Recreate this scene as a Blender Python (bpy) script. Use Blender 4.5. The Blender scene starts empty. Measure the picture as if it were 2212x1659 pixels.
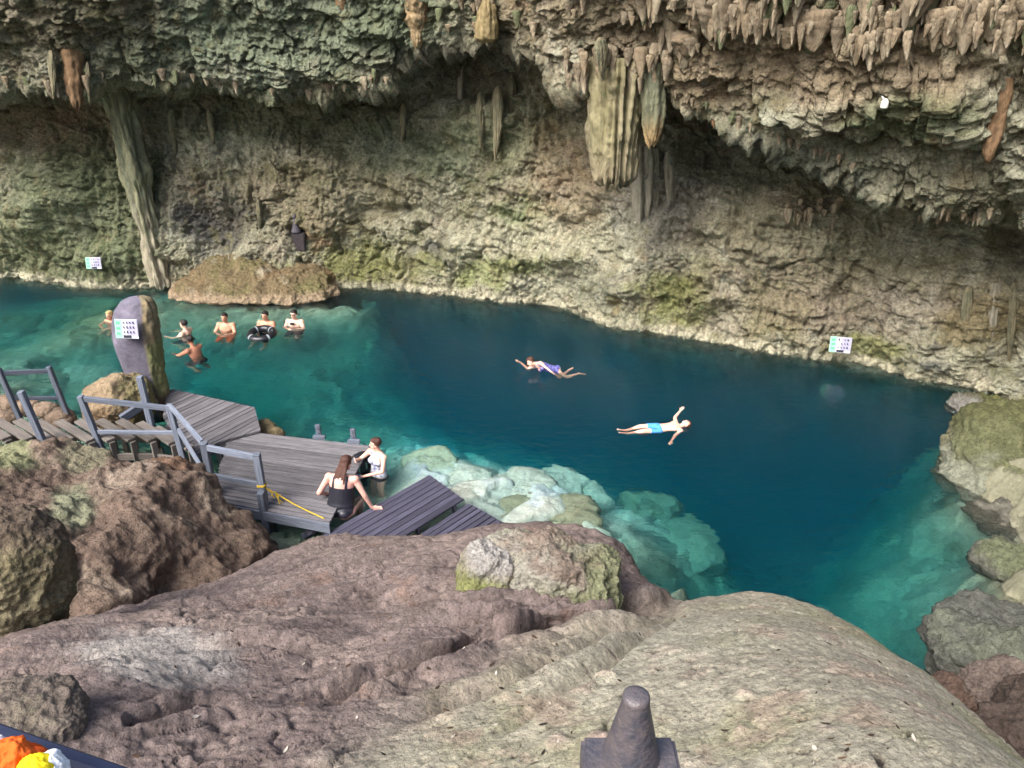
import bpy, bmesh, math, random
import numpy as np
from mathutils import Vector, Matrix
from mathutils.bvhtree import BVHTree

random.seed(7)
SC = bpy.context.scene
COL = SC.collection
R = math.radians

# ------------------------------------------------------------------ camera, sky, sun, exposure
H = 8.0                                  # eye height above the water, metres
PITCH = R(26.0)
FPX = 1671.0                             # focal length in units of a 2212 px wide picture
cam_data = bpy.data.cameras.new('camera')
cam_data.sensor_fit = 'HORIZONTAL'
cam_data.angle = 2 * math.atan(1106.0 / FPX)
cam_data.clip_start = 0.05
cam_data.clip_end = 500
cam = bpy.data.objects.new('camera', cam_data)
COL.objects.link(cam)
cam.location = (0, 0, H)
cam.rotation_euler = (math.pi / 2 - PITCH, 0, 0)
SC.camera = cam

SUN_EL, SUN_AZ = R(47), R(222)           # azimuth clockwise from +Y: behind the viewer, a little to the left
world = bpy.data.worlds.new('World')
SC.world = world
world.use_nodes = True
wn = world.node_tree.nodes
wl = world.node_tree.links
wn.clear()
wo = wn.new('ShaderNodeOutputWorld')
wb = wn.new('ShaderNodeBackground')
sky = wn.new('ShaderNodeTexSky')
sky.sky_type = 'NISHITA'
sky.sun_disc = False
sky.sun_elevation = SUN_EL
sky.sun_rotation = SUN_AZ
sky.air_density = 1.0
sky.dust_density = 4.0
wb.inputs['Strength'].default_value = 0.12
wl.new(sky.outputs[0], wb.inputs['Color'])
wl.new(wb.outputs[0], wo.inputs['Surface'])

sun_data = bpy.data.lights.new('sun', 'SUN')
sun_data.energy = 3.2
sun_data.angle = R(34)
sun_data.color = (1.0, 0.985, 0.96)
sun = bpy.data.objects.new('sun', sun_data)
COL.objects.link(sun)
_sd = Vector((math.sin(SUN_AZ) * math.cos(SUN_EL), math.cos(SUN_AZ) * math.cos(SUN_EL), math.sin(SUN_EL)))
sun.rotation_euler = (-_sd).to_track_quat('-Z', 'Y').to_euler()
sun.location = _sd * 60

SC.view_settings.view_transform = 'Standard'
SC.view_settings.look = 'None'
SC.view_settings.exposure = 1.05
SC.view_settings.gamma = 1.0
SC.view_settings.use_curve_mapping = False
SC.render.engine = 'CYCLES'
SC.cycles.use_denoising = True
SC.cycles.max_bounces = 8
SC.cycles.diffuse_bounces = 4
SC.cycles.glossy_bounces = 3
SC.cycles.transmission_bounces = 4
SC.cycles.transparent_max_bounces = 12
SC.cycles.volume_bounces = 2
SC.cycles.sample_clamp_indirect = 6.0

# ------------------------------------------------------------------ helpers: pixels to places
CP, SP = math.cos(PITCH), math.sin(PITCH)
CAM = np.array([0, 0, H])
S = H / 7.3

def ray(u, v):
    a = (u - 1106.0) / FPX
    b = -(v - 829.5) / FPX
    return np.array([a, CP + b * SP, -SP + b * CP])

def at_z(u, v, z=0.0):                   # where the line of sight meets the level z
    d = ray(u, v)
    return CAM + d * ((z - H) / d[2])

def at_y(u, v, y):                       # ... the upright plane at distance y
    d = ray(u, v)
    return CAM + d * (y / d[1])

def at_under(u, v, depth):               # ... the level 'depth' under the water, bent at the surface
    d = ray(u, v); d = d / np.linalg.norm(d)
    p = CAM + d * (H / -d[2])
    k = 1 / 1.33
    c = -d[2]
    t = k * d + np.array([0, 0, k * c - math.sqrt(1 - k * k * (1 - c * c))])
    return p + t * (depth / -t[2]) if depth > 0 else at_z(u, v, -depth)

def proj(P):
    P = np.asarray(P, float)
    dx, dy, dz = P[..., 0], P[..., 1], P[..., 2] - H
    dep = dy * CP - dz * SP
    up = dy * SP + dz * CP
    dep = np.where(dep < 0.05, 0.05, dep)
    return 1106 + FPX * dx / dep, 829.5 - FPX * up / dep

# ------------------------------------------------------------------ helpers: noise
_rng = np.random.RandomState(11)
_perm = _rng.permutation(256)
_perm = np.concatenate([_perm, _perm, _perm]).astype(np.int32)
_g = _rng.normal(size=(256, 3))
_g = (_g / np.linalg.norm(_g, axis=1)[:, None]).astype(np.float32)

def pn(P, seed=0):
    P = np.asarray(P, np.float32) + np.float32(seed * 17.31 + 500.0)
    I = np.floor(P).astype(np.int32)
    F = P - I
    I &= 255
    W = F * F * F * (F * (F * 6 - 15) + 10)
    out = 0
    for cx in (0, 1):
        wx = W[:, 0] if cx else 1 - W[:, 0]
        hx = _perm[I[:, 0] + cx]
        for cy in (0, 1):
            wy = W[:, 1] if cy else 1 - W[:, 1]
            hy = _perm[hx + I[:, 1] + cy]
            for cz in (0, 1):
                wz = W[:, 2] if cz else 1 - W[:, 2]
                g = _g[_perm[hy + I[:, 2] + cz]]
                dot = g[:, 0] * (F[:, 0] - cx) + g[:, 1] * (F[:, 1] - cy) + g[:, 2] * (F[:, 2] - cz)
                out = out + wx * wy * wz * dot
    return out * 1.6

def fbm(P, sc, octv=4, seed=0, gain=0.5, ridged=False, lac=2.03):
    P = np.asarray(P, np.float32) * np.float32(sc)
    a, s, t = 1.0, 0.0, 0.0
    for k in range(octv):
        n = pn(P, seed + k)
        if ridged:
            n = 1 - 2 * np.abs(n)
        s = s + a * n
        t += a
        a *= gain
        P = P * np.float32(lac)
    return s / t

def sstep(a, b, x):
    t = np.clip((x - a) / (b - a), 0, 1)
    return t * t * (3 - 2 * t)

def rbf(cx, cy, cz, X, Y, smooth=0.02):
    cx, cy, cz = map(np.asarray, (cx, cy, cz))
    n = len(cx)
    D = np.hypot(cx[:, None] - cx[None], cy[:, None] - cy[None]) + 0.0
    A = np.zeros((n + 3, n + 3))
    A[:n, :n] = D - smooth * np.eye(n)
    A[:n, n] = 1; A[:n, n + 1] = cx; A[:n, n + 2] = cy
    A[n:, :n] = A[:n, n:].T
    w = np.linalg.lstsq(A, np.concatenate([cz, np.zeros(3)]), rcond=None)[0]
    out = np.zeros(X.shape)
    for i in range(n):
        out += w[i] * np.hypot(X - cx[i], Y - cy[i])
    return out + w[n] + w[n + 1] * X + w[n + 2] * Y

def worley(X, Y, seed=0):
    """2-D cells: distance to the cell border and a value per cell"""
    ix = np.floor(X).astype(np.int64); iy = np.floor(Y).astype(np.int64)
    f1 = np.full(X.shape, 9.0); f2 = np.full(X.shape, 9.0); val = np.zeros(X.shape)
    for ox in (-1, 0, 1):
        for oy in (-1, 0, 1):
            h = _perm[(_perm[(ix + ox + seed) & 255] + iy + oy) & 255]
            g = _g[h]
            dd = np.hypot(ix + ox + .5 + .45 * g[..., 0] - X, iy + oy + .5 + .45 * g[..., 1] - Y)
            c = dd < f1
            f2 = np.where(c, f1, np.minimum(f2, dd)); val = np.where(c, g[..., 2], val); f1 = np.where(c, dd, f1)
    return f2 - f1, val

def srgb(r, g, b):
    c = np.array([r, g, b], float) / 255
    return np.where(c <= 0.04045, c / 12.92, ((c + 0.055) / 1.055) ** 2.4)

# ------------------------------------------------------------------ helpers: meshes and objects
def link(o, parent=None):
    COL.objects.link(o)
    if parent is not None:
        o.parent = parent
    return o

def mesh_np(name, V, F, mat=None, smooth=True, colors=None):
    """V (n,3), F (m,k) arrays with k = 3 or 4"""
    me = bpy.data.meshes.new(name)
    V = np.ascontiguousarray(V, np.float32); F = np.ascontiguousarray(F, np.int32)
    k = F.shape[1]
    me.vertices.add(len(V)); me.vertices.foreach_set('co', V.ravel())
    me.loops.add(F.size); me.loops.foreach_set('vertex_index', F.ravel())
    me.polygons.add(len(F))
    me.polygons.foreach_set('loop_start', np.arange(0, F.size, k, dtype=np.int32))
    if smooth:
        me.polygons.foreach_set('use_smooth', np.ones(len(F), bool))
    me.update(calc_edges=True)
    if colors is not None:
        ca = me.color_attributes.new('Col', 'FLOAT_COLOR', 'POINT')
        c4 = np.ones((len(V), 4), np.float32); c4[:, :3] = colors
        ca.data.foreach_set('color', c4.ravel())
    if mat is not None:
        me.materials.append(mat)
    return me

def obj(name, me, parent=None):
    return link(bpy.data.objects.new(name, me), parent)

def tag(o, label=None, cat=None, group=None, kind=None):
    if label: o['label'] = label
    if cat: o['category'] = cat
    if group: o['group'] = group
    if kind: o['kind'] = kind
    return o

def empty(name, loc, label=None, cat=None, group=None):
    o = bpy.data.objects.new(name, None)
    o.empty_display_size = 0.1
    o.location = loc
    link(o)
    bpy.context.view_layer.update()
    return tag(o, label, cat, group)

def put(o, parent):
    """parent o keeping its world place (thing roots are unrotated empties)"""
    o.parent = parent
    o.location = Vector(o.location) - Vector(parent.location)
    return o

def grid_faces(nu, nv):
    i = np.arange(nu - 1)[:, None] * nv + np.arange(nv - 1)[None]
    i = i.ravel()
    return np.stack([i, i + nv, i + nv + 1, i + 1], 1)

def grid_normals(P):
    du = np.gradient(P, axis=0); dv = np.gradient(P, axis=1)
    n = np.cross(du, dv)
    return n / (np.linalg.norm(n, axis=2, keepdims=True) + 1e-9)

def box_mesh(name, a, b, w, t, mat, up=(0, 0, 1), bevel=0.006, jit=0.0):
    """a beam from a to b, w wide, t thick, in world space around its own middle"""
    a = Vector(a); b = Vector(b)
    d = b - a; L = d.length; d.normalize()
    up = Vector(up)
    s = d.cross(up)
    if s.length < 1e-4: s = d.cross(Vector((1, 0, 0)))
    s.normalize(); u = s.cross(d).normalized()
    bm = bmesh.new()
    bmesh.ops.create_cube(bm, size=1)
    for vtx in bm.verts:
        vtx.co = Vector((vtx.co.x * L, vtx.co.y * w, vtx.co.z * t))
    if bevel > 0:
        bmesh.ops.bevel(bm, geom=bm.edges[:], offset=min(bevel, w * .3, t * .3), segments=1, affect='EDGES')
    me = bpy.data.meshes.new(name)
    bm.to_mesh(me); bm.free()
    me.materials.append(mat)
    o = bpy.data.objects.new(name, me)
    M = Matrix((d, s, u)).transposed().to_4x4()
    o.matrix_world = Matrix.Translation((a + b) / 2) @ M
    return o

def beam(name, parent, a, b, w, t, mat, up=(0, 0, 1), bevel=0.006):
    o = box_mesh(name, a, b, w, t, mat, up, bevel)
    COL.objects.link(o)
    if parent is not None:
        loc = Vector(o.location) - Vector(parent.location)
        o.parent = parent
        o.location = loc
    return o

# ------------------------------------------------------------------ materials
def new_mat(name):
    m = bpy.data.materials.new(name)
    m.use_nodes = True
    m.node_tree.nodes.clear()
    return m, m.node_tree.nodes, m.node_tree.links

def rock_mat(name, bumps=((9, 0.6, 0.05), (38, 0.5, 0.02)), rough=0.9, var=0.35, spec=0.25, vor=0.0, vscale=30, stretch=(1, 1, 1), speck=0.0, sscale=40):
    m, n, l = new_mat(name)
    out = n.new('ShaderNodeOutputMaterial')
    b = n.new('ShaderNodeBsdfPrincipled')
    b.inputs['Roughness'].default_value = rough
    b.inputs['Specular IOR Level'].default_value = spec
    at = n.new('ShaderNodeAttribute'); at.attribute_name = 'Col'
    geo = n.new('ShaderNodeNewGeometry')
    mp = n.new('ShaderNodeMapping'); mp.inputs['Scale'].default_value = stretch
    l.new(geo.outputs['Position'], mp.inputs['Vector'])
    nz = n.new('ShaderNodeTexNoise'); nz.inputs['Scale'].default_value = 14
    nz.inputs['Detail'].default_value = 8; nz.inputs['Roughness'].default_value = 0.72
    l.new(mp.outputs[0], nz.inputs['Vector'])
    mr = n.new('ShaderNodeMapRange')
    mr.inputs['From Min'].default_value = 0.28; mr.inputs['From Max'].default_value = 0.72
    mr.inputs['To Min'].default_value = 1 - var; mr.inputs['To Max'].default_value = 1 + var
    l.new(nz.outputs['Fac'], mr.inputs['Value'])
    fac = mr.outputs[0]
    if speck:
        s2 = n.new('ShaderNodeTexNoise'); s2.inputs['Scale'].default_value = sscale; s2.inputs['Detail'].default_value = 4; s2.inputs['Roughness'].default_value = .7
        l.new(mp.outputs[0], s2.inputs['Vector'])
        m2 = n.new('ShaderNodeMapRange'); m2.inputs['From Min'].default_value = .36; m2.inputs['From Max'].default_value = .46
        m2.inputs['To Min'].default_value = 1 - speck; m2.inputs['To Max'].default_value = 1.0
        l.new(s2.outputs['Fac'], m2.inputs['Value'])
        mm = n.new('ShaderNodeMath'); mm.operation = 'MULTIPLY'
        l.new(fac, mm.inputs[0]); l.new(m2.outputs[0], mm.inputs[1]); fac = mm.outputs[0]
    vm = n.new('ShaderNodeVectorMath'); vm.operation = 'SCALE'
    l.new(at.outputs['Color'], vm.inputs[0]); l.new(fac, vm.inputs['Scale'])
    l.new(vm.outputs[0], b.inputs['Base Color'])
    prev = None
    for sc, st, dist in bumps:
        t = n.new('ShaderNodeTexNoise'); t.inputs['Scale'].default_value = sc
        t.inputs['Detail'].default_value = 6; t.inputs['Roughness'].default_value = 0.65
        l.new(mp.outputs[0], t.inputs['Vector'])
        bp = n.new('ShaderNodeBump'); bp.inputs['Strength'].default_value = st; bp.inputs['Distance'].default_value = dist
        l.new(t.outputs['Fac'], bp.inputs['Height'])
        if prev: l.new(prev.outputs[0], bp.inputs['Normal'])
        prev = bp
    if vor:
        t = n.new('ShaderNodeTexVoronoi'); t.inputs['Scale'].default_value = vscale
        l.new(mp.outputs[0], t.inputs['Vector'])
        bp = n.new('ShaderNodeBump'); bp.inputs['Strength'].default_value = vor; bp.inputs['Distance'].default_value = 0.03
        l.new(t.outputs['Distance'], bp.inputs['Height'])
        if prev: l.new(prev.outputs[0], bp.inputs['Normal'])
        prev = bp
    if prev: l.new(prev.outputs[0], b.inputs['Normal'])
    l.new(b.outputs[0], out.inputs['Surface'])
    return m

def plain_mat(name, col, rough=0.6, spec=0.3, noise=0.0, nscale=20, bump=0.0, bscale=60, metal=0.0, col2=None, stretch=(1, 1, 1), coord='Object', sss=0.0):
    m, n, l = new_mat(name)
    out = n.new('ShaderNodeOutputMaterial')
    b = n.new('ShaderNodeBsdfPrincipled')
    b.inputs['Roughness'].default_value = rough
    b.inputs['Specular IOR Level'].default_value = spec
    b.inputs['Metallic'].default_value = metal
    b.inputs['Base Color'].default_value = (*col, 1)
    tc = n.new('ShaderNodeTexCoord')
    mp = n.new('ShaderNodeMapping'); mp.inputs['Scale'].default_value = stretch
    l.new(tc.outputs[coord], mp.inputs['Vector'])
    if sss:
        b.inputs['Subsurface Weight'].default_value = sss
        b.inputs['Subsurface Radius'].default_value = (0.02, 0.008, 0.004)
    if noise or col2 is not None:
        c2 = col2 if col2 is not None else tuple(c * (1 - noise) for c in col)
        nz = n.new('ShaderNodeTexNoise'); nz.inputs['Scale'].default_value = nscale
        nz.inputs['Detail'].default_value = 6; nz.inputs['Roughness'].default_value = 0.65
        l.new(mp.outputs[0], nz.inputs['Vector'])
        rp = n.new('ShaderNodeValToRGB')
        rp.color_ramp.elements[0].position = 0.35; rp.color_ramp.elements[1].position = 0.65
        rp.color_ramp.elements[0].color = (*c2, 1); rp.color_ramp.elements[1].color = (*col, 1)
        l.new(nz.outputs['Fac'], rp.inputs['Fac'])
        l.new(rp.outputs['Color'], b.inputs['Base Color'])
    if bump:
        t = n.new('ShaderNodeTexNoise'); t.inputs['Scale'].default_value = bscale; t.inputs['Detail'].default_value = 5
        l.new(mp.outputs[0], t.inputs['Vector'])
        bp = n.new('ShaderNodeBump'); bp.inputs['Strength'].default_value = bump; bp.inputs['Distance'].default_value = 0.02
        l.new(t.outputs['Fac'], bp.inputs['Height'])
        l.new(bp.outputs[0], b.inputs['Normal'])
    l.new(b.outputs[0], out.inputs['Surface'])
    return m

M_WALL = rock_mat('limestone_wall', bumps=((4, 1.0, 0.25), (15, 1.0, 0.08), (45, 0.8, 0.025)), var=0.6, speck=.4, sscale=11)
M_SLAB = rock_mat('brown_rock', bumps=((11, 0.7, 0.05), (36, 1.0, 0.035), (95, .9, .012)), var=0.5, speck=.55, sscale=42)
M_DOME = M_SLAB
M_FLOOR = rock_mat('pool_rock', bumps=((4, 0.6, 0.1),), var=0.3)
M_BOULDER = rock_mat('boulder_rock', bumps=((10, 0.8, 0.07), (38, 1.0, 0.03)), var=0.5, speck=.5, sscale=34)
# ------------------------------------------------------------------ cave wall and ceiling
def blob(U, V, u, v, ru, rv, p=1.0):
    return np.exp(-(((U - u) / ru) ** 2 + ((V - v) / rv) ** 2) * p)

def lerp_list(x, pts):
    pts = np.array(pts, float)
    return np.interp(x, pts[:, 0], pts[:, 1])

def build_wall():
    wl_px = [(-900, 590), (-420, 592), (0, 598), (60, 600), (140, 616), (250, 622), (420, 622), (600, 620), (760, 615),
             (880, 626), (960, 635), (1080, 650), (1180, 655), (1270, 680), (1340, 703), (1430, 716), (1520, 734),
             (1600, 748), (1700, 762), (1790, 770), (1900, 790), (2010, 818), (2100, 838), (2170, 852)]
    B = np.array([at_z(u, v, 0)[:2] for u, v in wl_px])
    B = np.vstack([B, [[11.2, 14.2], [12.4, 11.5], [13.0, 8.0], [13.2, 4.0]]])
    seg = np.concatenate([[0], np.cumsum(np.hypot(*np.diff(B, axis=0).T))])
    tot = seg[-1]
    # columns: dense where the picture looks
    s_l = np.interp(-80, [p[0] for p in wl_px], seg[:len(wl_px)])
    s_r = seg[len(wl_px) + 0]
    s = np.concatenate([np.linspace(0, s_l, 40)[:-1], np.linspace(s_l, s_r, 800)[:-1], np.linspace(s_r, tot, 90)])
    bx = np.interp(s, seg, B[:, 0]); by = np.interp(s, seg, B[:, 1])
    ss = np.linspace(0, tot, 1200)
    kx = np.interp(ss, seg, B[:, 0]); ky = np.interp(ss, seg, B[:, 1])
    def sm(a, w):
        k = np.exp(-0.5 * (np.arange(-3 * w, 3 * w + 1) / w) ** 2); k /= k.sum()
        return np.convolve(np.pad(a, 3 * w, 'edge'), k, 'valid')
    nxs, nys = sm(kx, 40), sm(ky, 40)
    tx, ty = np.gradient(nxs), np.gradient(nys)
    nl = np.hypot(tx, ty)
    nx, ny = np.interp(s, ss, ty / nl), np.interp(s, ss, -tx / nl)
    bx, by = np.interp(s, ss, sm(kx, 8)), np.interp(s, ss, sm(ky, 8))
    u0, _ = proj(np.stack([bx, by, bx * 0 + 4], 1))
    # how far the lip stands out, and where its lower edge shows
    D = lerp_list(u0, [(-900, 1.6), (0, 1.7), (300, 1.8), (650, 1.5), (840, 1.1), (900, 0.9), (1000, 0.9), (1180, 1.2), (1300, 1.9),
                       (1420, 2.1), (1550, 2.4), (1700, 2.5), (1900, 2.4), (2050, 2.0), (2200, 1.6), (2600, 1.4)])
    L = [(-900, 190), (0, 188), (60, 178), (120, 195), (180, 188), (230, 172), (330, 188), (430, 168), (520, 196), (610, 214),
         (690, 198), (770, 180), (840, 168), (880, 112), (920, 88), (1000, 92), (1080, 97), (1150, 104), (1200, 135),
         (1240, 168), (1300, 160), (1400, 165), (1440, 190), (1480, 225), (1540, 246), (1600, 275), (1660, 292), (1720, 322),
         (1800, 357), (1850, 376), (1920, 398), (1990, 425), (2060, 452), (2150, 478), (2212, 470), (2700, 430)]
    px, py = bx + nx * D, by + ny * D
    lo = np.full(len(s), 0.5); hi = np.full(len(s), 10.5)
    for _ in range(40):
        mid = (lo + hi) / 2
        uu, vv = proj(np.stack([px, py, mid], 1))
        below = vv > lerp_list(uu, L)
        lo = np.where(below, mid, lo); hi = np.where(below, hi, mid)
    zr = (lo + hi) / 2
    c3 = np.stack([s, s * 0, s * 0], 1)
    zr = zr + 0.10 * fbm(c3, 0.9, 3, 91) + 0.05 * fbm(c3, 4, 2, 95)
    lean = lerp_list(u0, [(-900, .8), (300, .75), (900, .6), (1200, .8), (1450, 1.3), (1900, 1.5), (2300, 1.0)])
    back = lerp_list(u0, [(-900, .9), (0, .9), (700, 1.2), (1000, 1.5), (1300, 1.3), (1500, 1.5), (1900, 1.0), (2100, .5), (2600, 0.3)])
    o1 = np.ones(len(s))
    keys = [(-17 * o1, -6.5 * o1), (-1.2 * o1, -0.75 * o1), (0 * o1, 0 * o1), (zr * 0.5, -0.42 * back), (zr - 0.55, -0.95 * back),
            (zr + 0.12, -0.5 * back + 0.35 * D), (zr, D), (zr + 0.75, D + 0.30 * lean), (zr + 2.3, D + 1.05 * lean),
            (zr + 4.0, D + 1.7 * lean), (zr + 5.2, D + 1.8 * lean)]
    cnt = [10, 12, 95, 95, 26, 26, 42, 70, 26, 6]
    Zc, Oc = [], []
    for i, c in enumerate(cnt):
        f = np.linspace(0, 1, c, endpoint=(i == len(cnt) - 1))
        Zc.append(keys[i][0][:, None] * (1 - f) + keys[i + 1][0][:, None] * f)
        Oc.append(keys[i][1][:, None] * (1 - f) + keys[i + 1][1][:, None] * f)
    Z = np.concatenate(Zc, 1); O = np.concatenate(Oc, 1)
    r_lip = sum(cnt[:6])
    for _ in range(10):
        Z[:, 1:-1] = (Z[:, :-2] + 2 * Z[:, 1:-1] + Z[:, 2:]) / 4
        O[:, 1:-1] = (O[:, :-2] + 2 * O[:, 1:-1] + O[:, 2:]) / 4
    P = np.stack([bx[:, None] + nx[:, None] * O, by[:, None] + ny[:, None] * O, Z], 2)
    nu, nv = P.shape[:2]
    N = grid_normals(P)
    flip = np.sign((N[..., 0] * nx[:, None] + N[..., 1] * ny[:, None]).mean())
    N *= flip
    Q = P.reshape(-1, 3); n = N.reshape(-1, 3)
    U, V = proj(Q)
    rows = np.tile(np.arange(nv), nu)
    z = Q[:, 2]
    low = rows < r_lip - 20
    wet = sstep(-0.2, 1.2, z)
    d = (0.25 + 0.75 * wet) * (0.70 * fbm(Q, 0.27, 2, 1) + 0.62 * fbm(Q + .5 * fbm(Q, .5, 2, 3)[:, None], 0.7, 3, 5))
    T = Q.copy(); T[:, 2] = Q[:, 2] + 0.26 * Q[:, 0] + 0.35 * fbm(Q, 0.6, 2, 9)
    st = fbm(T * np.array([0.42, 0.42, 1.5]), 1.0, 4, 13, 0.55, True)
    stm = 0.3 + 0.7 * sstep(-0.25, 0.35, fbm(Q, 0.33, 2, 17) + 0.25 * (rows > r_lip) + .25 * blob(U, V, 1250, 430, 420, 160) + .3 * blob(U, V, 1750, 300, 260, 120))
    d += 0.26 * stm * (st - 0.25)
    for hh, amp, sd in ((0.95, 0.17, 141), (0.41, 0.07, 151)):      # ledges: each bed juts out at its foot
        ph = T[:, 2] / hh + 0.9 * fbm(Q, 0.5, 3, sd)
        fr_ = ph - np.floor(ph)
        saw = np.where(fr_ < .16, fr_ / .16, (1 - fr_) / .84)
        d += amp * (saw - .5) * (0.25 + 0.75 * stm) * sstep(-.35, .25, fbm(Q, 0.6, 2, sd + 5)) * (rows > 30)
    fl = fbm(Q * np.array([3.0, 3.0, 0.36]) + .3 * fbm(Q, .8, 2, 22)[:, None], 1.0, 4, 23, 0.6, True)
    flm = sstep(-0.12, 0.3, fbm(Q, 0.42, 2, 27)
                + .6 * blob(U, V, 170, 480, 170, 90) + .7 * blob(U, V, 1060, 250, 130, 70) + .8 * blob(U, V, 2140, 700, 80, 60)
                + .5 * blob(U, V, 1700, 530, 170, 110) + .6 * blob(U, V, 1450, 430, 80, 90) + .5 * blob(U, V, 820, 560, 100, 60)) * (rows < r_lip)
    d += 0.20 * flm * (fl - 0.3)
    rm = (1 - 0.55 * flm)
    d += rm * (0.22 * fbm(Q, 1.6, 4, 31, 0.55, True) + 0.11 * fbm(Q, 5.2, 3, 37, 0.6, True) + 0.03 * fbm(Q, 15, 2, 41))
    for sc_, dep, wd, sd in ((0.9, .20, .045, 161), (2.1, .11, .06, 165), (4.5, .05, .08, 169)):     # cracks
        cn = fbm(T * np.array([1.0, 1.0, .85]) + .3 * fbm(Q, 1.2, 2, sd)[:, None], sc_, 3, sd)
        d -= dep * np.exp(-(cn / wd) ** 2) * sstep(-.25, .2, fbm(Q, .8, 2, sd + 50)) * (rows > 22)
    # hollows and bulges that the picture shows
    for u, v, ru, rv, a in [(1990, 300, 70, 18, -0.9), (2080, 250, 120, 40, 0.5), (1800, 200, 160, 45, 0.35), (2190, 520, 40, 60, -1.2),
                            (2185, 760, 40, 60, -0.5), (460, 480, 80, 60, -0.45), (350, 330, 70, 35, -0.25), (1000, 520, 60, 25, 0.4),
                            (830, 260, 60, 30, 0.35), (700, 205, 50, 20, 0.3), (620, 140, 140, 40, 0.35), (60, 330, 120, 18, 0.3),
                            (100, 420, 110, 60, 0.35), (1180, 555, 170, 22, 0.25), (850, 455, 60, 12, -0.35), (1250, 330, 50, 80, -0.2),
                            (1780, 470, 80, 18, 0.4), (645, 505, 16, 16, -0.5), (1160, 430, 60, 30, -0.15), (1050, 190, 110, 25, -0.6)]:
        d += a * blob(U, V, u, v, ru, rv) * (0.6 + 0.6 * (rows < r_lip + 60))
    Q = Q + n * d[:, None]
    # rows just under the lip hang a little unevenly
    hang = np.exp(-((rows - r_lip) / 9.0) ** 2)
    Q[:, 2] -= hang * 0.22 * np.clip(fbm(np.stack([Q[:, 0] * 3, Q[:, 1] * 3, rows * 0.0], 1), 1.0, 3, 51, 0.6, True), -0.2, 1)
    # ---- colour: stone, moss, iron stain, calcite, and painted shade in the right recess
    U, V = proj(Q)
    c = np.zeros((len(Q), 3))
    A = fbm(Q, 0.55, 4, 61); Bn = fbm(Q, 1.3, 4, 65); Cn = fbm(Q, 3.7, 3, 69)
    Dn = fbm(Q * np.array([2.2, 2.2, 0.35]), 1.0, 4, 73)
    c[:] = srgb(172, 162, 138)
    def mix(col, m):
        m = np.clip(m, 0, 1)[:, None]
        c[:] = c * (1 - m) + srgb(*col) * m
    mix((200, 192, 170), sstep(0.0, 0.5, A + 0.3 * Cn))
    mix((146, 126, 104), 0.7 * sstep(0.05, 0.45, -A + 0.4 * Bn))
    mix((112, 122, 98), 0.75 * sstep(0.05, 0.45, Bn + 0.5 * Cn))
    mix((182, 162, 144), 0.5 * sstep(0.1, 0.4, fbm(Q, 0.8, 3, 81)))
    mix((154, 118, 84), 0.6 * sstep(0.28, 0.5, fbm(Q, 1.1, 4, 85) + 0.25 * Dn))
    mix((98, 98, 94), 0.75 * sstep(0.2, 0.5, Dn + 0.2 * A))
    mix((206, 200, 184), 0.6 * sstep(0.22, 0.5, fbm(Q * np.array([2.6, 2.6, .3]), 1.0, 4, 77)))
    nz = 0.55 * Bn + 0.45 * Cn + 0.3 * Dn
    Uw = U + 90 * fbm(Q, 1.0, 3, 121); Vw = V + 50 * fbm(Q, 1.0, 3, 125)
    for u, v, ru, rv, col, k in [
            (560, 80, 420, 95, (116, 132, 108), .85), (150, 50, 190, 60, (120, 98, 78), .6), (120, 285, 170, 50, (142, 104, 80), .75),
            (150, 460, 190, 130, (122, 128, 96), .85), (60, 560, 110, 50, (96, 100, 58), .6), (250, 560, 70, 60, (92, 102, 66), .7),
            (230, 380, 130, 60, (98, 106, 72), .7), (455, 485, 90, 62, (92, 86, 92), .95), (790, 570, 130, 42, (124, 122, 54), .95),
            (690, 520, 30, 14, (160, 104, 60), .6), (600, 250, 260, 45, (84, 92, 62), .7), (930, 530, 24, 32, (98, 96, 98), .9),
            (1050, 300, 120, 70, (118, 122, 86), .7), (1130, 460, 50, 34, (110, 128, 70), .85), (1180, 540, 190, 70, (196, 186, 160), .75),
            (1450, 430, 90, 80, (176, 164, 154), .9), (1080, 585, 110, 24, (130, 138, 58), .7), (1280, 620, 60, 30, (92, 96, 88), .5),
            (1460, 640, 80, 55, (124, 128, 56), .85), (1690, 680, 70, 50, (134, 128, 74), .8), (1850, 640, 260, 80, (160, 138, 122), .75),
            (1700, 520, 150, 90, (172, 156, 128), .6), (1950, 560, 170, 60, (168, 158, 128), .7), (1860, 760, 60, 20, (140, 142, 60), .7),
            (1960, 250, 120, 45, (112, 126, 86), .8), (1750, 150, 420, 70, (166, 138, 112), .85), (1650, 350, 260, 60, (106, 108, 94), .8),  # last entry: shade under the right lip, put into the stone colour
            (1450, 40, 500, 60, (152, 126, 102), .7), (2130, 690, 80, 60, (142, 122, 84), .85), (2100, 420, 120, 60, (138, 132, 108), .6),
            (1000, 130, 160, 45, (112, 100, 88), .85), (1250, 420, 90, 60, (156, 124, 96), .6), (1200, 350, 70, 60, (150, 118, 90), .5),
            (700, 420, 180, 80, (158, 140, 108), .6), (860, 330, 120, 50, (108, 122, 96), .6), (880, 40, 120, 60, (112, 124, 98), .7)]:
        mix(col, .8 * k * sstep(0.05, 0.8, blob(Uw, Vw, u, v, ru, rv, 0.7) + 0.6 * nz))
    mix((206, 192, 166), 0.85 * sstep(0.20, 0.06, np.abs(z - 0.06) + 0.13 * Bn + .08 * Cn) * (Q[:, 2] > -0.25))
    c *= (1 + 0.30 * Cn[:, None] + 0.22 * fbm(Q, 9, 2, 99)[:, None])
    lum = c.mean(1)[:, None]; c = lum + (c - lum) * .95
    c = np.clip(c * np.array([.88, .94, .90]), 0.012, 0.65)
    F = grid_faces(nu, nv)
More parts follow.
